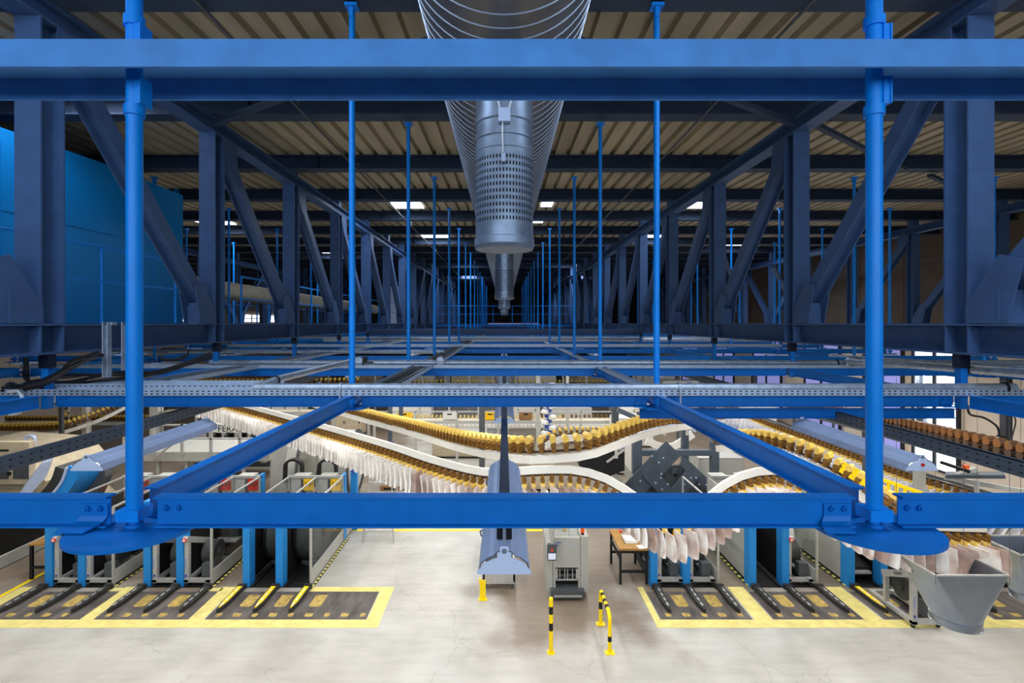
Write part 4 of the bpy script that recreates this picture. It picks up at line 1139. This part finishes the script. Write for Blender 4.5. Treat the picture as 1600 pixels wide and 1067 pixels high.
conveyor('high gripper conveyor across the far hall', [A(600, 600, 38), A(800, 601, 38), A(1000, 600, 38)], .3, 2, ('grip', 'gripy'), railz=-.35, rail=(.15, .25))
conveyor('second high gripper conveyor at the far left', [A(60, 598, 34), A(330, 600, 34), A(560, 598, 34)], .3, 2, ('grip', 'gripy'), railz=-.35, rail=(.15, .25))
# vertical chains
def vchain(u, Y, v0, v1, lab, cols, sz=1.6):
    t = thing('chain_riser', lab, 'conveyor', (0, 0, 0), 0, 'vertical chain risers'); a, c = A(u, v0, Y), A(u, v1, Y)
    MB().seg(a, c, .12, .05, (0, 1, 0)).build('riser_rail', 'white', t); n = int((a-c).length/.2); g0 = None
    for i in range(n):
        p = a.lerp(c, i/n) + Vector((0, -.08, 0))
        if g0 is None: o = g0 = gripper_mb(sz, cols).build('gripper', list(cols), t)
        else: o = g0.copy(); C.objects.link(o)
        o.location = p; o.rotation_euler = (PI/2, 0, .5*(-1)**i)
vchain(106, 22, 600, 705, 'yellow vertical chain riser at far left, nearer the wall', ('gripk', 'gripy'))
vchain(140, 22.5, 600, 700, 'brown vertical chain riser beside the white column at left', ('gripk', 'gripy'))
vchain(856, 20, 600, 690, 'white and violet vertical chain riser right of the centre lamps', ('gripb', 'white'), 2.2)

# ---------------------------------------------------------------- supports
def col(u, Y, v0, v1, w, m, lab, grp='machine support posts'):
    a, c = A(u, v0, Y), A(u, v1, Y)
    t = thing('support_post', lab, 'post', (a.x, Y, 0), 0, grp)
    z1 = min(a.z, E-.83); z0 = max(c.z, 0)
    MB().box(-w/2, w/2, 0, w, z0, z1).build('shaft', m, t)
    MB().box(-w*.8, w*.8, -.02, w+.02, z0, z0+.03).build('base_plate', m, t)
col(609, 16, 600, 692, .12, 'slate', 'slate support post left of the centre chain')
col(626, 17, 600, 660, .12, 'slate', 'shorter slate support post behind the left slate one')
col(753, 20, 560, 760, .22, 'greyd', 'grey-green column behind the centre chain')
col(841, 19, 560, 760, .14, 'grey', 'pale grey column beside the violet chain riser')
col(887, 19, 560, 690, .1, 'grey', 'slim grey post between the risers and cabinets')
col(139-8, 22, 560, 740, .2, 'white', 'white column at far left between the chain risers')
col(94, 20, 600, 690, .12, 'greyd', 'grey post in front of the far left chain riser')
col(240, 24, 600, 740, .4, 'white', 'broad white column behind the left carrier tray')
col(962, 17, 600, 690, .2, 'greyd', 'dark column left of the slate frame')
col(1440, 11.4, 560, 690, .1, 'slate', 'dark post carrying the brown conveyor')
col(1447, 11.2, 560, 693, .05, 'lampw', 'pale thin post beside the dark conveyor post')
col(1441, 11, 735, 860, .16, 'grey', 'grey post under the right lamp end')
col(1355, 12, 600, 780, .1, 'greyd', 'grey post behind the right pole')
col(1577, 10, 560, 735, .13, 'frame', 'black post with regulator at the right edge')
col(1110, 22, 560, 660, .25, 'greyd', 'dark column in the right background')
col(700, 30, 560, 640, .25, 'greyd', 'dark column far behind the centre')
col(1010, 28, 560, 640, .3, 'greyd', 'dark column far behind the slate machine')
col(1180, 30, 560, 640, .25, 'frame', 'black column far behind at right')
t = thing('air_regulator', 'air pressure regulator with gauge on the black right post', 'regulator', A(1566, 687, 9.9))
MB().cyl((-.12, -.05, 0), (-.12, 0, 0), .06, 18).build('gauge', 'alu', t); MB().box(-.06, .1, -.03, .06, -.06, .08).build('regulator_body', 'black', t); MB().cyl((0, 0, -.2), (0, 0, -.06), .035, 12).build('filter_bowl', 'alu', t)
MB().tube(catmull([(-.05, 0, .05), (-.1, 0, .25), (-.35, 0, .42), (-.7, -.1, .5), (-.85, -.2, .7)], .05), .02, 8).tube(catmull([(.12, .05, .6), (.25, 0, .4), (.2, 0, .1), (.1, 0, -.2), (.3, 0, -.45)], .05), .012, 8).build('hose', 'cable', t)
# ================================================================== slate crossing machine
t = thing('crossing_machine', 'slate steel frame machine with crossing diagonal plates right of centre', 'machine', (0, 0, 0))
YM = 15.8
def fb(u0, v0, u1, v1, w, name='frame_bar', m='slate', y=YM, d=None):
    a, c = A(u0, v0, y), A(u1, v1, y)
    return MB().seg(a, c, w, d or w, (0, 1, 0)).build(name, m, t)
for u, v0, v1 in ((995, 650, 862), (1116, 690, 862)): fb(u, v0, u, v1, .26 if u < 1000 else .22, 'upright')
fb(1070, 668, 1070, 740, .2, 'upright', y=YM+1); fb(988, 707, 1122, 707, .17, 'cross_bar', y=YM-.02)
fb(965, 640, 998, 655, .14, 'brace'); fb(1116, 660, 1116, 700, .18, 'upright', y=YM+1)
fb(1052, 700, 985, 770, .62, 'diagonal_plate', d=.05, y=YM-.25); fb(1010, 735, 1062, 790, .4, 'diagonal_plate', d=.05, y=YM-.3)
fb(1085, 738, 1040, 790, .42, 'diagonal_plate', 'slate', d=.05, y=YM-.34); fb(1066, 720, 1108, 760, .28, 'diagonal_plate', d=.05, y=YM-.28)
fb(960, 712, 985, 745, .2, 'diagonal_arm', 'grey', y=YM-.4, d=.08); fb(945, 728, 972, 752, .12, 'diagonal_arm', 'grey', y=YM-.4, d=.06)
m = MB(); pts = [A(u, v, YM) for u, v in ((1025, 740), (1040, 727), (1075, 727), (1090, 740), (1120, 775), (1120, 800), (1000, 800), (1000, 775))]
m.add([p for p in pts] + [p + Vector((0, .12, 0)) for p in pts], [tuple(range(8)), tuple(reversed(range(8, 16)))] + [(i, i+8, (i+1) % 8+8, (i+1) % 8) for i in range(8)])
m.build('centre_plate', 'greyd', t)
b = MB()
for (u, v) in ((1019, 713), (1037, 716), (1030, 723), (1034, 741), (1033, 747), (1044, 757), (1080, 747), (1088, 747), (1104, 758), (1025, 755), (1035, 765), (1093, 757), (1070, 757), (1122, 762), (1001, 752)):
    p = A(u, v, YM-.42); b.cyl(p, p + Vector((0, .06, 0)), .022, 8)
b.build('bolt', 'lampw', t)
p = A(1056, 736, YM-.02); MB().cb(p, (.3, .06, .14)).build('access_cover', 'slate', t); p = A(1056, 743, YM-.05); MB().cyl(p, p + Vector((0, .05, 0)), .04, 12).build('knob', 'black', t)
t = thing('belt_incline', 'black inclined belt housing left of the slate frame', 'conveyor', (0, 0, 0))
m = MB(); pts = [A(u, v, 14.4) for u, v in ((905, 716), (950, 708), (972, 694), (976, 692), (976, 735), (950, 745), (905, 728))]; k = len(pts)
m.add(pts + [p + Vector((0, .4, 0)) for p in pts], [tuple(range(k)), tuple(reversed(range(k, 2*k)))] + [(i, i+k, (i+1) % k+k, (i+1) % k) for i in range(k)]); m.build('housing', 'black', t)
MB().seg(A(948, 722, 14.38), A(976, 702, 14.38), .05, .06, (0, 1, 0)).build('edge_strip', 'grey', t)
t = thing('curved_rail', 'pale curved rail arch over the slate frame', 'rail', (0, 0, 0))
q = [A(u, v, 12.4) for u, v in ((965, 700), (985, 688), (1010, 675), (1040, 668), (1075, 668), (1090, 672))]
MB().sweep(catmull(q, .08), ((-.03,-.06),(.03,-.06),(.03,.06),(-.03,.06))).build('rail_profile', 'lampw', t)
for u, v in ((963, 708), (968, 695), (1038, 672), (1074, 672)): MB().cb(A(u, v, 12.35), (.07, .04, .24)).build('clip', 'grey', t)
t = thing('curved_rail', 'white slotted rail curve seen under the pale arch', 'rail', (0, 0, 0))
q = [A(u, v, 19) for u, v in ((1010, 688), (1030, 697), (1050, 698), (1065, 690), (1085, 676))]
MB().sweep(catmull(q, .1), ((-.04,-.13),(.04,-.13),(.04,.13),(-.04,.13))).build('rail_profile', 'white', t)

# ================================================================== platform with machinery, left middle
t = thing('service_platform', 'grey-green service platform with railings behind the left stations', 'platform', (0, 0, 0))
a = A(195, 712, 17.2); c = A(420, 712, 17.2); z = a.z
MB().box(a.x, c.x, 17.2, 19.4, z-.18, z+.12).build('deck', 'grey', t)
for i in range(6):
    x = a.x + (c.x-a.x)*i/5; MB().box(x-.04, x+.04, 17.15, 17.23, z, z+1.05).build('upright', 'alu', t)
    MB().box(x-.05, x+.05, 17.4, 17.5, 0, z-.18).build('leg', 'grey', t)
MB().box(a.x, c.x, 17.15, 17.22, z+1.0, z+1.05).build('top_rail', 'alu', t); MB().box(a.x, c.x, 17.15, 17.2, z+.55, z+.59).build('mid_rail', 'alu', t)
MB().seg(A(238, 718, 17), A(275, 690, 17), .06, .06).build('brace', 'alu', t)
t = thing('press_unit', 'pale press unit with black lettering behind the platform railing', 'machine', (0, 0, 0))
a = A(318, 664, 20); c = A(420, 676, 20)
MB().box(a.x, c.x, 20, 21.5, c.z, a.z).build('upper_cover', 'white', t)
MB().box(a.x, c.x, 20.2, 21.5, .4, c.z-.02).build('machine_core', 'greyd', t)
for i in range(5):
    x = a.x + .2 + i*.5; MB().box(x, x+.18, 20.0, 20.2, .6, c.z).build('side_bar', 'grey', t)
    MB().lathe((x+.2, 20.05, 1.5), (1, 0, 0), [(.001, 0), (.3, .0), (.3, .12), (.001, .12)], 20).build('roller', 'black', t)
text('FERAG', .34, ((a.x+c.x)/2-.2, 19.985, (a.z+c.z)/2), (PI/2, 0, 0), t, 'ink')
# winding body with grey plates and blue swing arm
for x0, x1, u0, lab in ((497, 541, 0, 'tall pale grey winder housing with rounded flank beside the ladder'), (424, 462, 0, 'pale grey winder housing left of the rounded one')):
    t = thing('winder_housing', lab, 'machine', (0, 0, 0), 0, 'winder housings')
    a = A(x0, 693, 15.6); c = A(x1, 740, 15.6)
    pr = [(15.6, .9), (15.6, a.z), (16.6, a.z), (16.6, .2), (15.9, .2)]
    m = MB(); k = len(pr); m.add([(a.x, y, z) for y, z in pr] + [(c.x, y, z) for y, z in pr], [tuple(reversed(range(k))), tuple(range(k, 2*k))] + [(i, (i+1) % k, (i+1) % k+k, i+k) for i in range(k)])
    m.build('housing', 'grey', t)
    MB().lathe((c.x-.25, 16.4, 1.6), (1, 0, 0), [(.001, 0), (1.0, 0), (1.02, .02), (1.02, .3), (1.0, .32), (.001, .32)], 40).build('side_disc', 'grey', t)
    MB().lathe((c.x+.08, 16.4, 1.6), (1, 0, 0), [(.9, 0), (1.04, 0), (1.04, .03), (.9, .03)], 40).build('disc_rim', 'greyd', t)
    MB().box(a.x+.05, c.x, 15.7, 16.5, 0, .9).build('plinth', 'black', t)
t = thing('swing_arm', 'light blue swing arm with oval head beside the step ladder', 'machine arm', (0, 0, 0))
p = A(553, 770, 15.0); MB().box(p.x-.1, p.x+.08, 15, 15.15, 0, 1.75).build('arm_post', 'stblue', t)
m = MB(); pts = [A(u, v, 14.98) for u, v in ((546, 703), (553, 705), (559, 722), (556, 735), (552, 742), (546, 730), (543, 715))]; k = len(pts)
m.add(pts + [q + Vector((0, .1, 0)) for q in pts], [tuple(range(k)), tuple(reversed(range(k, 2*k)))] + [(i, i+k, (i+1) % k+k, (i+1) % k) for i in range(k)]); m.build('oval_head', 'gripb', t)
# hose arches over the stations
for u, lab in ((459, 'black hose arch above the first yellow VP sign'), (512, 'black hose arch above the second yellow VP sign')):
    t = thing('hose_arch', lab, 'hose', (0, 0, 0), 0, 'black hose arches'); pts = [A(u + 13*math.cos(a), 728 - 10*math.sin(a) - (0 if 0 < a < PI else 0), 14.75) for a in [PI*i/14 for i in range(15)]]
    pts = [A(u+13.5, 748, 14.75)] + pts + [A(u-13.5, 748, 14.75)]
    MB().sweep(pts, ((-.03,-.09),(.03,-.09),(.03,.09),(-.03,.09)), (0, 1, 0)).build('hose', 'black', t)
    MB().cb(A(u, 750, 14.75), (.6, .12, .12)).build('hose_clamp', 'greyd', t)
# step ladder
t = thing('step_ladder', 'aluminium step ladder standing behind the left stations', 'ladder', (-3.45, 14.6, 0))
for s in (-1, 1):
    MB().seg((s*.42, -.45, 0), (s*.24, 0, 2.5), .03, .06).build('front_rail', 'alu', t); MB().seg((s*.45, .6, 0), (s*.24, .05, 2.45), .03, .05).build('rear_rail', 'alu', t)
for i in range(7):
    q = (i+1)/8; w = .42-.18*q; MB().box(-w, w, -.45+.45*q-.05, -.45+.45*q+.05, 2.5*q-.015, 2.5*q+.015).build('step', 'alu', t)
MB().box(-.26, .26, -.15, .2, 2.44, 2.5).build('top_step', 'alu', t)
# pallet stack
t = thing('wrapped_stack', 'beige wrapped paper stack standing on a brown pallet', 'stack', (-4.3, 18.6, 0))
MB().box(-.1, .6, 0, .9, .15, 1.15).build('wrapped_block', 'cream', t)
t = thing('wooden_pallet', 'brown wooden pallet under the wrapped stack', 'pallet', (-4.3, 18.6, 0))
MB().box(-.15, 1.05, -.05, .95, .1, .145).box(-.15, -.03, -.05, .95, 0, .1).box(.39, .51, -.05, .95, 0, .1).box(.93, 1.05, -.05, .95, 0, .1).build('pallet_boards', 'kraft', t)

# ================================================================== left edge machines
t = thing('feeder_machine', 'large beige feeder machine at the left edge', 'machine', (0, 0, 0))
m = MB(); x0, x1 = -15.6, -12.3
pr = [(x0, 0), (x1, 0), (x1, .3), (-13.0, .9), (-12.75, 1.6), (-13.4, 2.35), (x0, 2.5)]; k = len(pr)
m.add([(x, 14.4, z) for x, z in pr] + [(x, 16.8, z) for x, z in pr], [tuple(range(k)), tuple(reversed(range(k, 2*k)))] + [(i, i+k, (i+1) % k+k, (i+1) % k) for i in range(k)]); m.build('body', 'cream', t)
MB().box(-12.36, -12.28, 12.4, 17, .02, .3).build('skirt', 'grey', t)
MB().box(-15, -12.4, 12.6, 14.4, .3, .95).build('roller_bed', 'black', t)
for i in range(7): MB().cyl((-15, 12.7+i*.25, 1.0), (-12.45, 12.7+i*.25, 1.0), .1, 14).build('roller', 'reel', t)
for i in range(4): MB().lathe((-12.5, 13+i*.5, .75), (1, 0, 0), [(.001, 0), (.2, 0), (.22, .05), (.001, .05)], 20).build('pulley', 'greyd', t)
t = thing('window_panel', 'beige machine panel with two dark windows at left edge', 'machine', (0, 0, 0))
a = A(-12, 700, 14.2); c = A(48, 745, 14.2)
MB().box(a.x, c.x, 14.15, 14.35, 1.6, 2.75).build('panel', 'cream', t)
for i in range(2): MB().box(a.x+.08+i*.55, a.x+.5+i*.55, 14.13, 14.15, 1.75, 2.3).build('dark_window', 'greyd', t)
MB().cyl((a.x+.53, 14.1, 1.9), (a.x+.53, 14.15, 1.9), .05, 14).build('knob', 'black', t); MB().box(a.x+.2, a.x+.5, 14.14, 14.15, 2.5, 2.55).build('print', 'ink', t)
t = thing('curved_chute', 'blue curved sheet chute under the left lamp', 'chute', (0, 0, 0))
q = [A(u, v, 13.6) for u, v in ((140, 722), (134, 740), (124, 755), (112, 768), (100, 782), (90, 800))]
MB().sweep(catmull(q, .1), ((-.14,-.5),(.14,-.5),(.14,.5),(-.14,.5)), (0, 1, 0)).build('chute_sheet', 'stblue', t)
q2 = [p + Vector((-.16, -.02, -.0)) for p in q]; MB().sweep(catmull(q2, .1), ((-.03,-.52),(.03,-.52),(.03,.52),(-.03,.52)), (0, 1, 0)).build('chute_edge', 'lampw', t)
q3 = [p + Vector((-.42, .1, -.05)) for p in q]; MB().sweep(catmull(q3, .1), ((-.14,-.5),(.14,-.5),(.14,.5),(-.14,.5)), (0, 1, 0)).build('roller_track', 'reel', t)
m = MB(); pts = [A(u, v, 13.9) for u, v in ((140, 722), (163, 722), (164, 745), (150, 775), (120, 800), (100, 800), (125, 765))]; k = len(pts)
m.add(pts + [p + Vector((0, .3, 0)) for p in pts], [tuple(range(k)), tuple(reversed(range(k, 2*k)))] + [(i, i+k, (i+1) % k+k, (i+1) % k) for i in range(k)]); m.build('side_sheet', 'greyd', t)
t = thing('sloped_chute', 'pale sloped sheet chute at left behind the front beam', 'chute', (0, 0, 0))
m = MB(); pts = [A(u, v, 12.9) for u, v in ((28, 775), (66, 725), (80, 720), (72, 745), (45, 775))]; k = len(pts)
m.add(pts + [p + Vector((-.6, .8, 0)) for p in pts], [tuple(range(k)), tuple(reversed(range(k, 2*k)))] + [(i, i+k, (i+1) % k+k, (i+1) % k) for i in range(k)]); m.build('chute_sheet', 'lampw', t)
t = thing('loop_handle', 'pale loop tube above the left machine panel', 'tube', (0, 0, 0))
MB().tube([A(40, 695, 15)] + [A(47 + 7*math.cos(a), 685 - 4*math.sin(a), 15) for a in [PI - PI*i/8 for i in range(9)]] + [A(54, 695, 15)], .05, 10).build('loop', 'lampw', t)
MB().seg(A(36, 696, 15), A(58, 696, 15), .1, .06).build('foot', 'alu', t)

# ================================================================== right side extras
t = thing('yellow_guard', 'yellow machine guard rail behind the right pole', 'guard', (0, 0, 0))
a, c = A(1312, 728, 9.6), A(1375, 762, 9.3)
MB().seg(a, c, .05, .22).build('guard_sheet', 'yellow', t)
a, c = A(1375, 748, 9.3), A(1440, 770, 9.2)
MB().seg(a, c, .05, .06).build('guard_rail', 'yellow', t); MB().seg(a - Vector((0, 0, .2)), c - Vector((0, 0, .2)), .05, .05).build('guard_rail', 'yellow', t)
for i in range(6): p = a.lerp(c, i/5); MB().box(p.x-.02, p.x+.02, p.y-.02, p.y+.02, p.z-.3, p.z).build('guard_bar', 'yellow', t)
t = thing('yellow_cover', 'small yellow cover behind the slotted tray at right', 'cover', (0, 0, 0))
MB().add([A(1540, 735, 9.8), A(1567, 742, 9.6), A(1567, 748, 9.6), A(1540, 746, 9.8), A(1540, 735, 10.2), A(1567, 742, 10), A(1567, 748, 10), A(1540, 746, 10.2)], ((0,3,2,1),(4,5,6,7),(0,1,5,4),(1,2,6,5),(2,3,7,6),(3,0,4,7))).build('cover_sheet', 'yellow', t)
t = thing('cylinder_stage', 'grey pneumatic stage with orange fitting right of the red-dotted lamp', 'actuator', (0, 0, 0))
MB().seg(A(1470, 722, 9.4), A(1515, 737, 9.0), .05, .05).build('rod', 'black', t); MB().seg(A(1478, 742, 9.3), A(1570, 742, 8.8), .3, .06).build('bed', 'slate', t)
MB().seg(A(1490, 745, 9.2), A(1525, 733, 9.1), .12, .08).build('slide', 'grey', t); MB().cb(A(1509, 729, 9.05), (.07, .07, .06)).build('fitting', 'orange', t)
MB().seg(A(1526, 750, 8.9), A(1526, 790, 8.9), .05, .05, (0, 1, 0)).build('leg', 'alu', t)
MB().seg(A(1475, 745, 9.5), A(1600, 768, 8.8), .08, .08).build('edge_rail', 'grey', t)

# ================================================================== cabinets and benches in the rear hall
def cabinet(x, y, w, d, h, m, lab, doors=2, z0=0):
    t = thing('machine_cabinet', lab, 'cabinet', (x, y, z0), 0, 'rear hall cabinets')
    MB().box(-w/2, w/2, 0, d, .08, h).build('body', m, t); MB().box(-w/2+.03, w/2-.03, .03, d-.03, 0, .08).build('plinth', 'black', t)
    for i in range(doors):
        a = -w/2 + w*i/doors; dd = MB().box(a+.02, a+w/doors-.02, -.02, 0, .14, h-.06).build('door', m, t)
        MB().box(a+w/doors-.12, a+w/doors-.08, -.05, -.02, h*.45, h*.55).build('handle', 'black', dd)
    MB().box(-w/2, w/2, -.01, d, h, h+.03).build('top_sheet', 'alu', t)
cabs = [(-13, 30, 2.4, 1.2, 2.2, 'white', 3), (-10.4, 33, 1.8, 1, 1.9, 'grey', 2), (-8.4, 27.5, 1.6, 1, 1.5, 'cream', 2), (-5.2, 29, 2.2, 1, 1.6, 'white', 3), (-2.0, 23, 2.4, 1, 1.1, 'cream', 2), (.9, 30, 2.0, 1, 1.9, 'white', 2), (1.4, 18.5, .9, .8, 1.0, 'cream', 1),
        (3.2, 26, 2.4, 1, 1.7, 'grey', 3), (4.9, 20.5, 1.1, .9, 2.2, 'white', 1), (6.4, 25, 1.6, 1, 2.3, 'white', 2), (8.4, 29, 2.2, 1, 2.4, 'cream', 2), (10.9, 32, 2.2, 1, 2.4, 'grey', 3), (13.4, 27, 1.6, 1, 2.6, 'white', 2), (-12.4, 22, 1.6, 1, 1.4, 'grey', 2), (7.2, 17.2, 1.5, .9, 1.5, 'grey', 2),
        (-7, 40.5, 3, 1, 2.3, 'white', 3), (-2.6, 40, 3, 1, 2.2, 'cream', 3), (2.6, 41, 3, 1, 2.4, 'white', 3), (7.2, 40.5, 3, 1, 2.3, 'cream', 3), (12, 41, 3, 1, 2.4, 'white', 3), (-12, 44, 3, 1, 2.4, 'cream', 3), (0, 52, 4, 1, 2.4, 'white', 4), (-8, 53, 4, 1, 2.4, 'white', 4), (8, 52, 4, 1, 2.4, 'cream', 4)]
tone = {'white': 'white', 'grey': 'grey', 'cream': 'beige'}
rows = {}
for c in cabs: rows.setdefault('near' if c[1] < 26.5 else 'middle' if c[1] < 36 else 'far', []).append(c)
for rn, L in rows.items():
    L.sort(key=lambda c: c[0]/c[1])
    for i, c in enumerate(L):
        cabinet(c[0], c[1], c[2], c[3], c[4], c[5], '%s machine cabinet in the %s part of the rear hall, %s from the left' % (tone[c[5]], rn, ORD[i]), c[6])
def bench(x0, x1, y, z, lab, m='grey'):
    t = thing('transfer_line', lab, 'conveyor', (0, y, 0), 0, 'rear transfer lines')
    MB().box(x0, x1, 0, .08, z-.12, z).box(x0, x1, .6, .68, z-.12, z).build('side_beam', m, t); MB().box(x0, x1, .08, .6, z-.06, z-.02).build('belt', 'cream', t)
    MB().box(x0, x1, .0, .05, z+.35, z+.4).build('guard_rail', 'alu', t)
    n = int((x1-x0)/1.6)
    for i in range(n+1):
        x = x0 + .1 + (x1-x0-.2)*i/max(1, n); MB().box(x-.05, x+.05, .0, .08, 0, z-.12).build('leg', m, t); MB().box(x-.02, x+.02, .0, .05, z, z+.4).build('rail_post', 'alu', t)
bench(-5.5, 5.0, 21.5, 1.95, 'grey transfer line across the hall behind the centre conveyors')
bench(-16, -6.2, 24.0, 1.9, 'grey transfer line at the left rear')
bench(-4.6, 3.4, 27.6, 2.4, 'second grey transfer line farther back in the centre')
bench(6, 15, 23.4, 2.0, 'grey transfer line at the right rear', 'slate')
bench(-12, 12, 35, 2.6, 'long grey transfer line far back across the hall')
bench(-14, 14, 47, 2.6, 'farthest grey transfer line across the hall')
# small coloured boxes on the rear lines
for i, (x, y, z, m, lab) in enumerate(((-4.2, 21.7, 1.96, 'label', 'yellow crate on the centre transfer line, leftmost'), (-.6, 21.7, 1.96, 'label', 'yellow crate on the centre transfer line by the lamps'), (2.4, 27.8, 2.41, 'red', 'red crate on the farther transfer line'), (-11.6, 24.2, 1.91, 'red', 'red crate on the left rear line'), (-2.9, 27.8, 2.41, 'orange', 'orange crate on the farther transfer line'), (.9, 21.7, 1.96, 'kraft', 'brown carton on the centre transfer line'), (-2.3, 21.7, 1.96, 'white', 'white carton on the centre transfer line'))):
    t = thing('crate', lab, 'crate', (x, y, z), 0, 'crates on the rear lines')
    MB().box(-.28, .28, 0, .4, 0, .03).box(-.28, -.25, 0, .4, .03, .3).box(.25, .28, 0, .4, .03, .3).box(-.25, .25, 0, .03, .03, .3).box(-.25, .25, .37, .4, .03, .3).build('crate_shell', m, t); MB().box(-.1, .1, -.01, 0, .2, .25).build('grip_slot', 'black', t)

# ================================================================== light
def area(name, loc, rot, sx, sy, e, col):
    la = bpy.data.lights.new(name, 'AREA'); la.shape = 'RECTANGLE'; la.size = sx; la.size_y = sy; la.energy = e; la.color = col
    o = bpy.data.objects.new(name, la); C.objects.link(o); o.location = loc; o.rotation_euler = rot; return o
# daylight: unseen added window band behind the viewer, roof lights (some added), side windows
area('window_daylight', (0, -4.9, E+1.75), (PI/2, 0, 0), 18, 2.8, DAY_FRONT, (.62, .80, 1)).data.spread = math.radians(120)
for o in [q for q in bpy.data.objects if q.name.startswith('window_') and q.type == 'MESH' and q.data.materials[0] == M['skyl']]:
    c = sum((Vector(v.co) for v in o.data.vertices), Vector())/8
    area('skylight_daylight', (c.x, c.y, c.z-.03), (0, 0, 0), o.dimensions.x, o.dimensions.y, DAY_SKY*(.85 if c.y < 5 else .4 if c.y < 9 else 1)*max(.3, o.dimensions.x*o.dimensions.y), (.66, .8, 1))
area('side_daylight', (16.75, 25, 3), (0, PI/2, 0), 4, 12, 150, (.8, .9, 1))

# letter curves become plain meshes
bpy.context.view_layer.update(); dg = bpy.context.evaluated_depsgraph_get()
for o in [q for q in bpy.data.objects if q.type == 'FONT']:
    me = bpy.data.meshes.new_from_object(o.evaluated_get(dg)); me.name = 'lettering'
    n = bpy.data.objects.new('lettering', me); C.objects.link(n)
    n.parent = o.parent; n.location = o.location; n.rotation_euler = o.rotation_euler
    bpy.data.objects.remove(o)
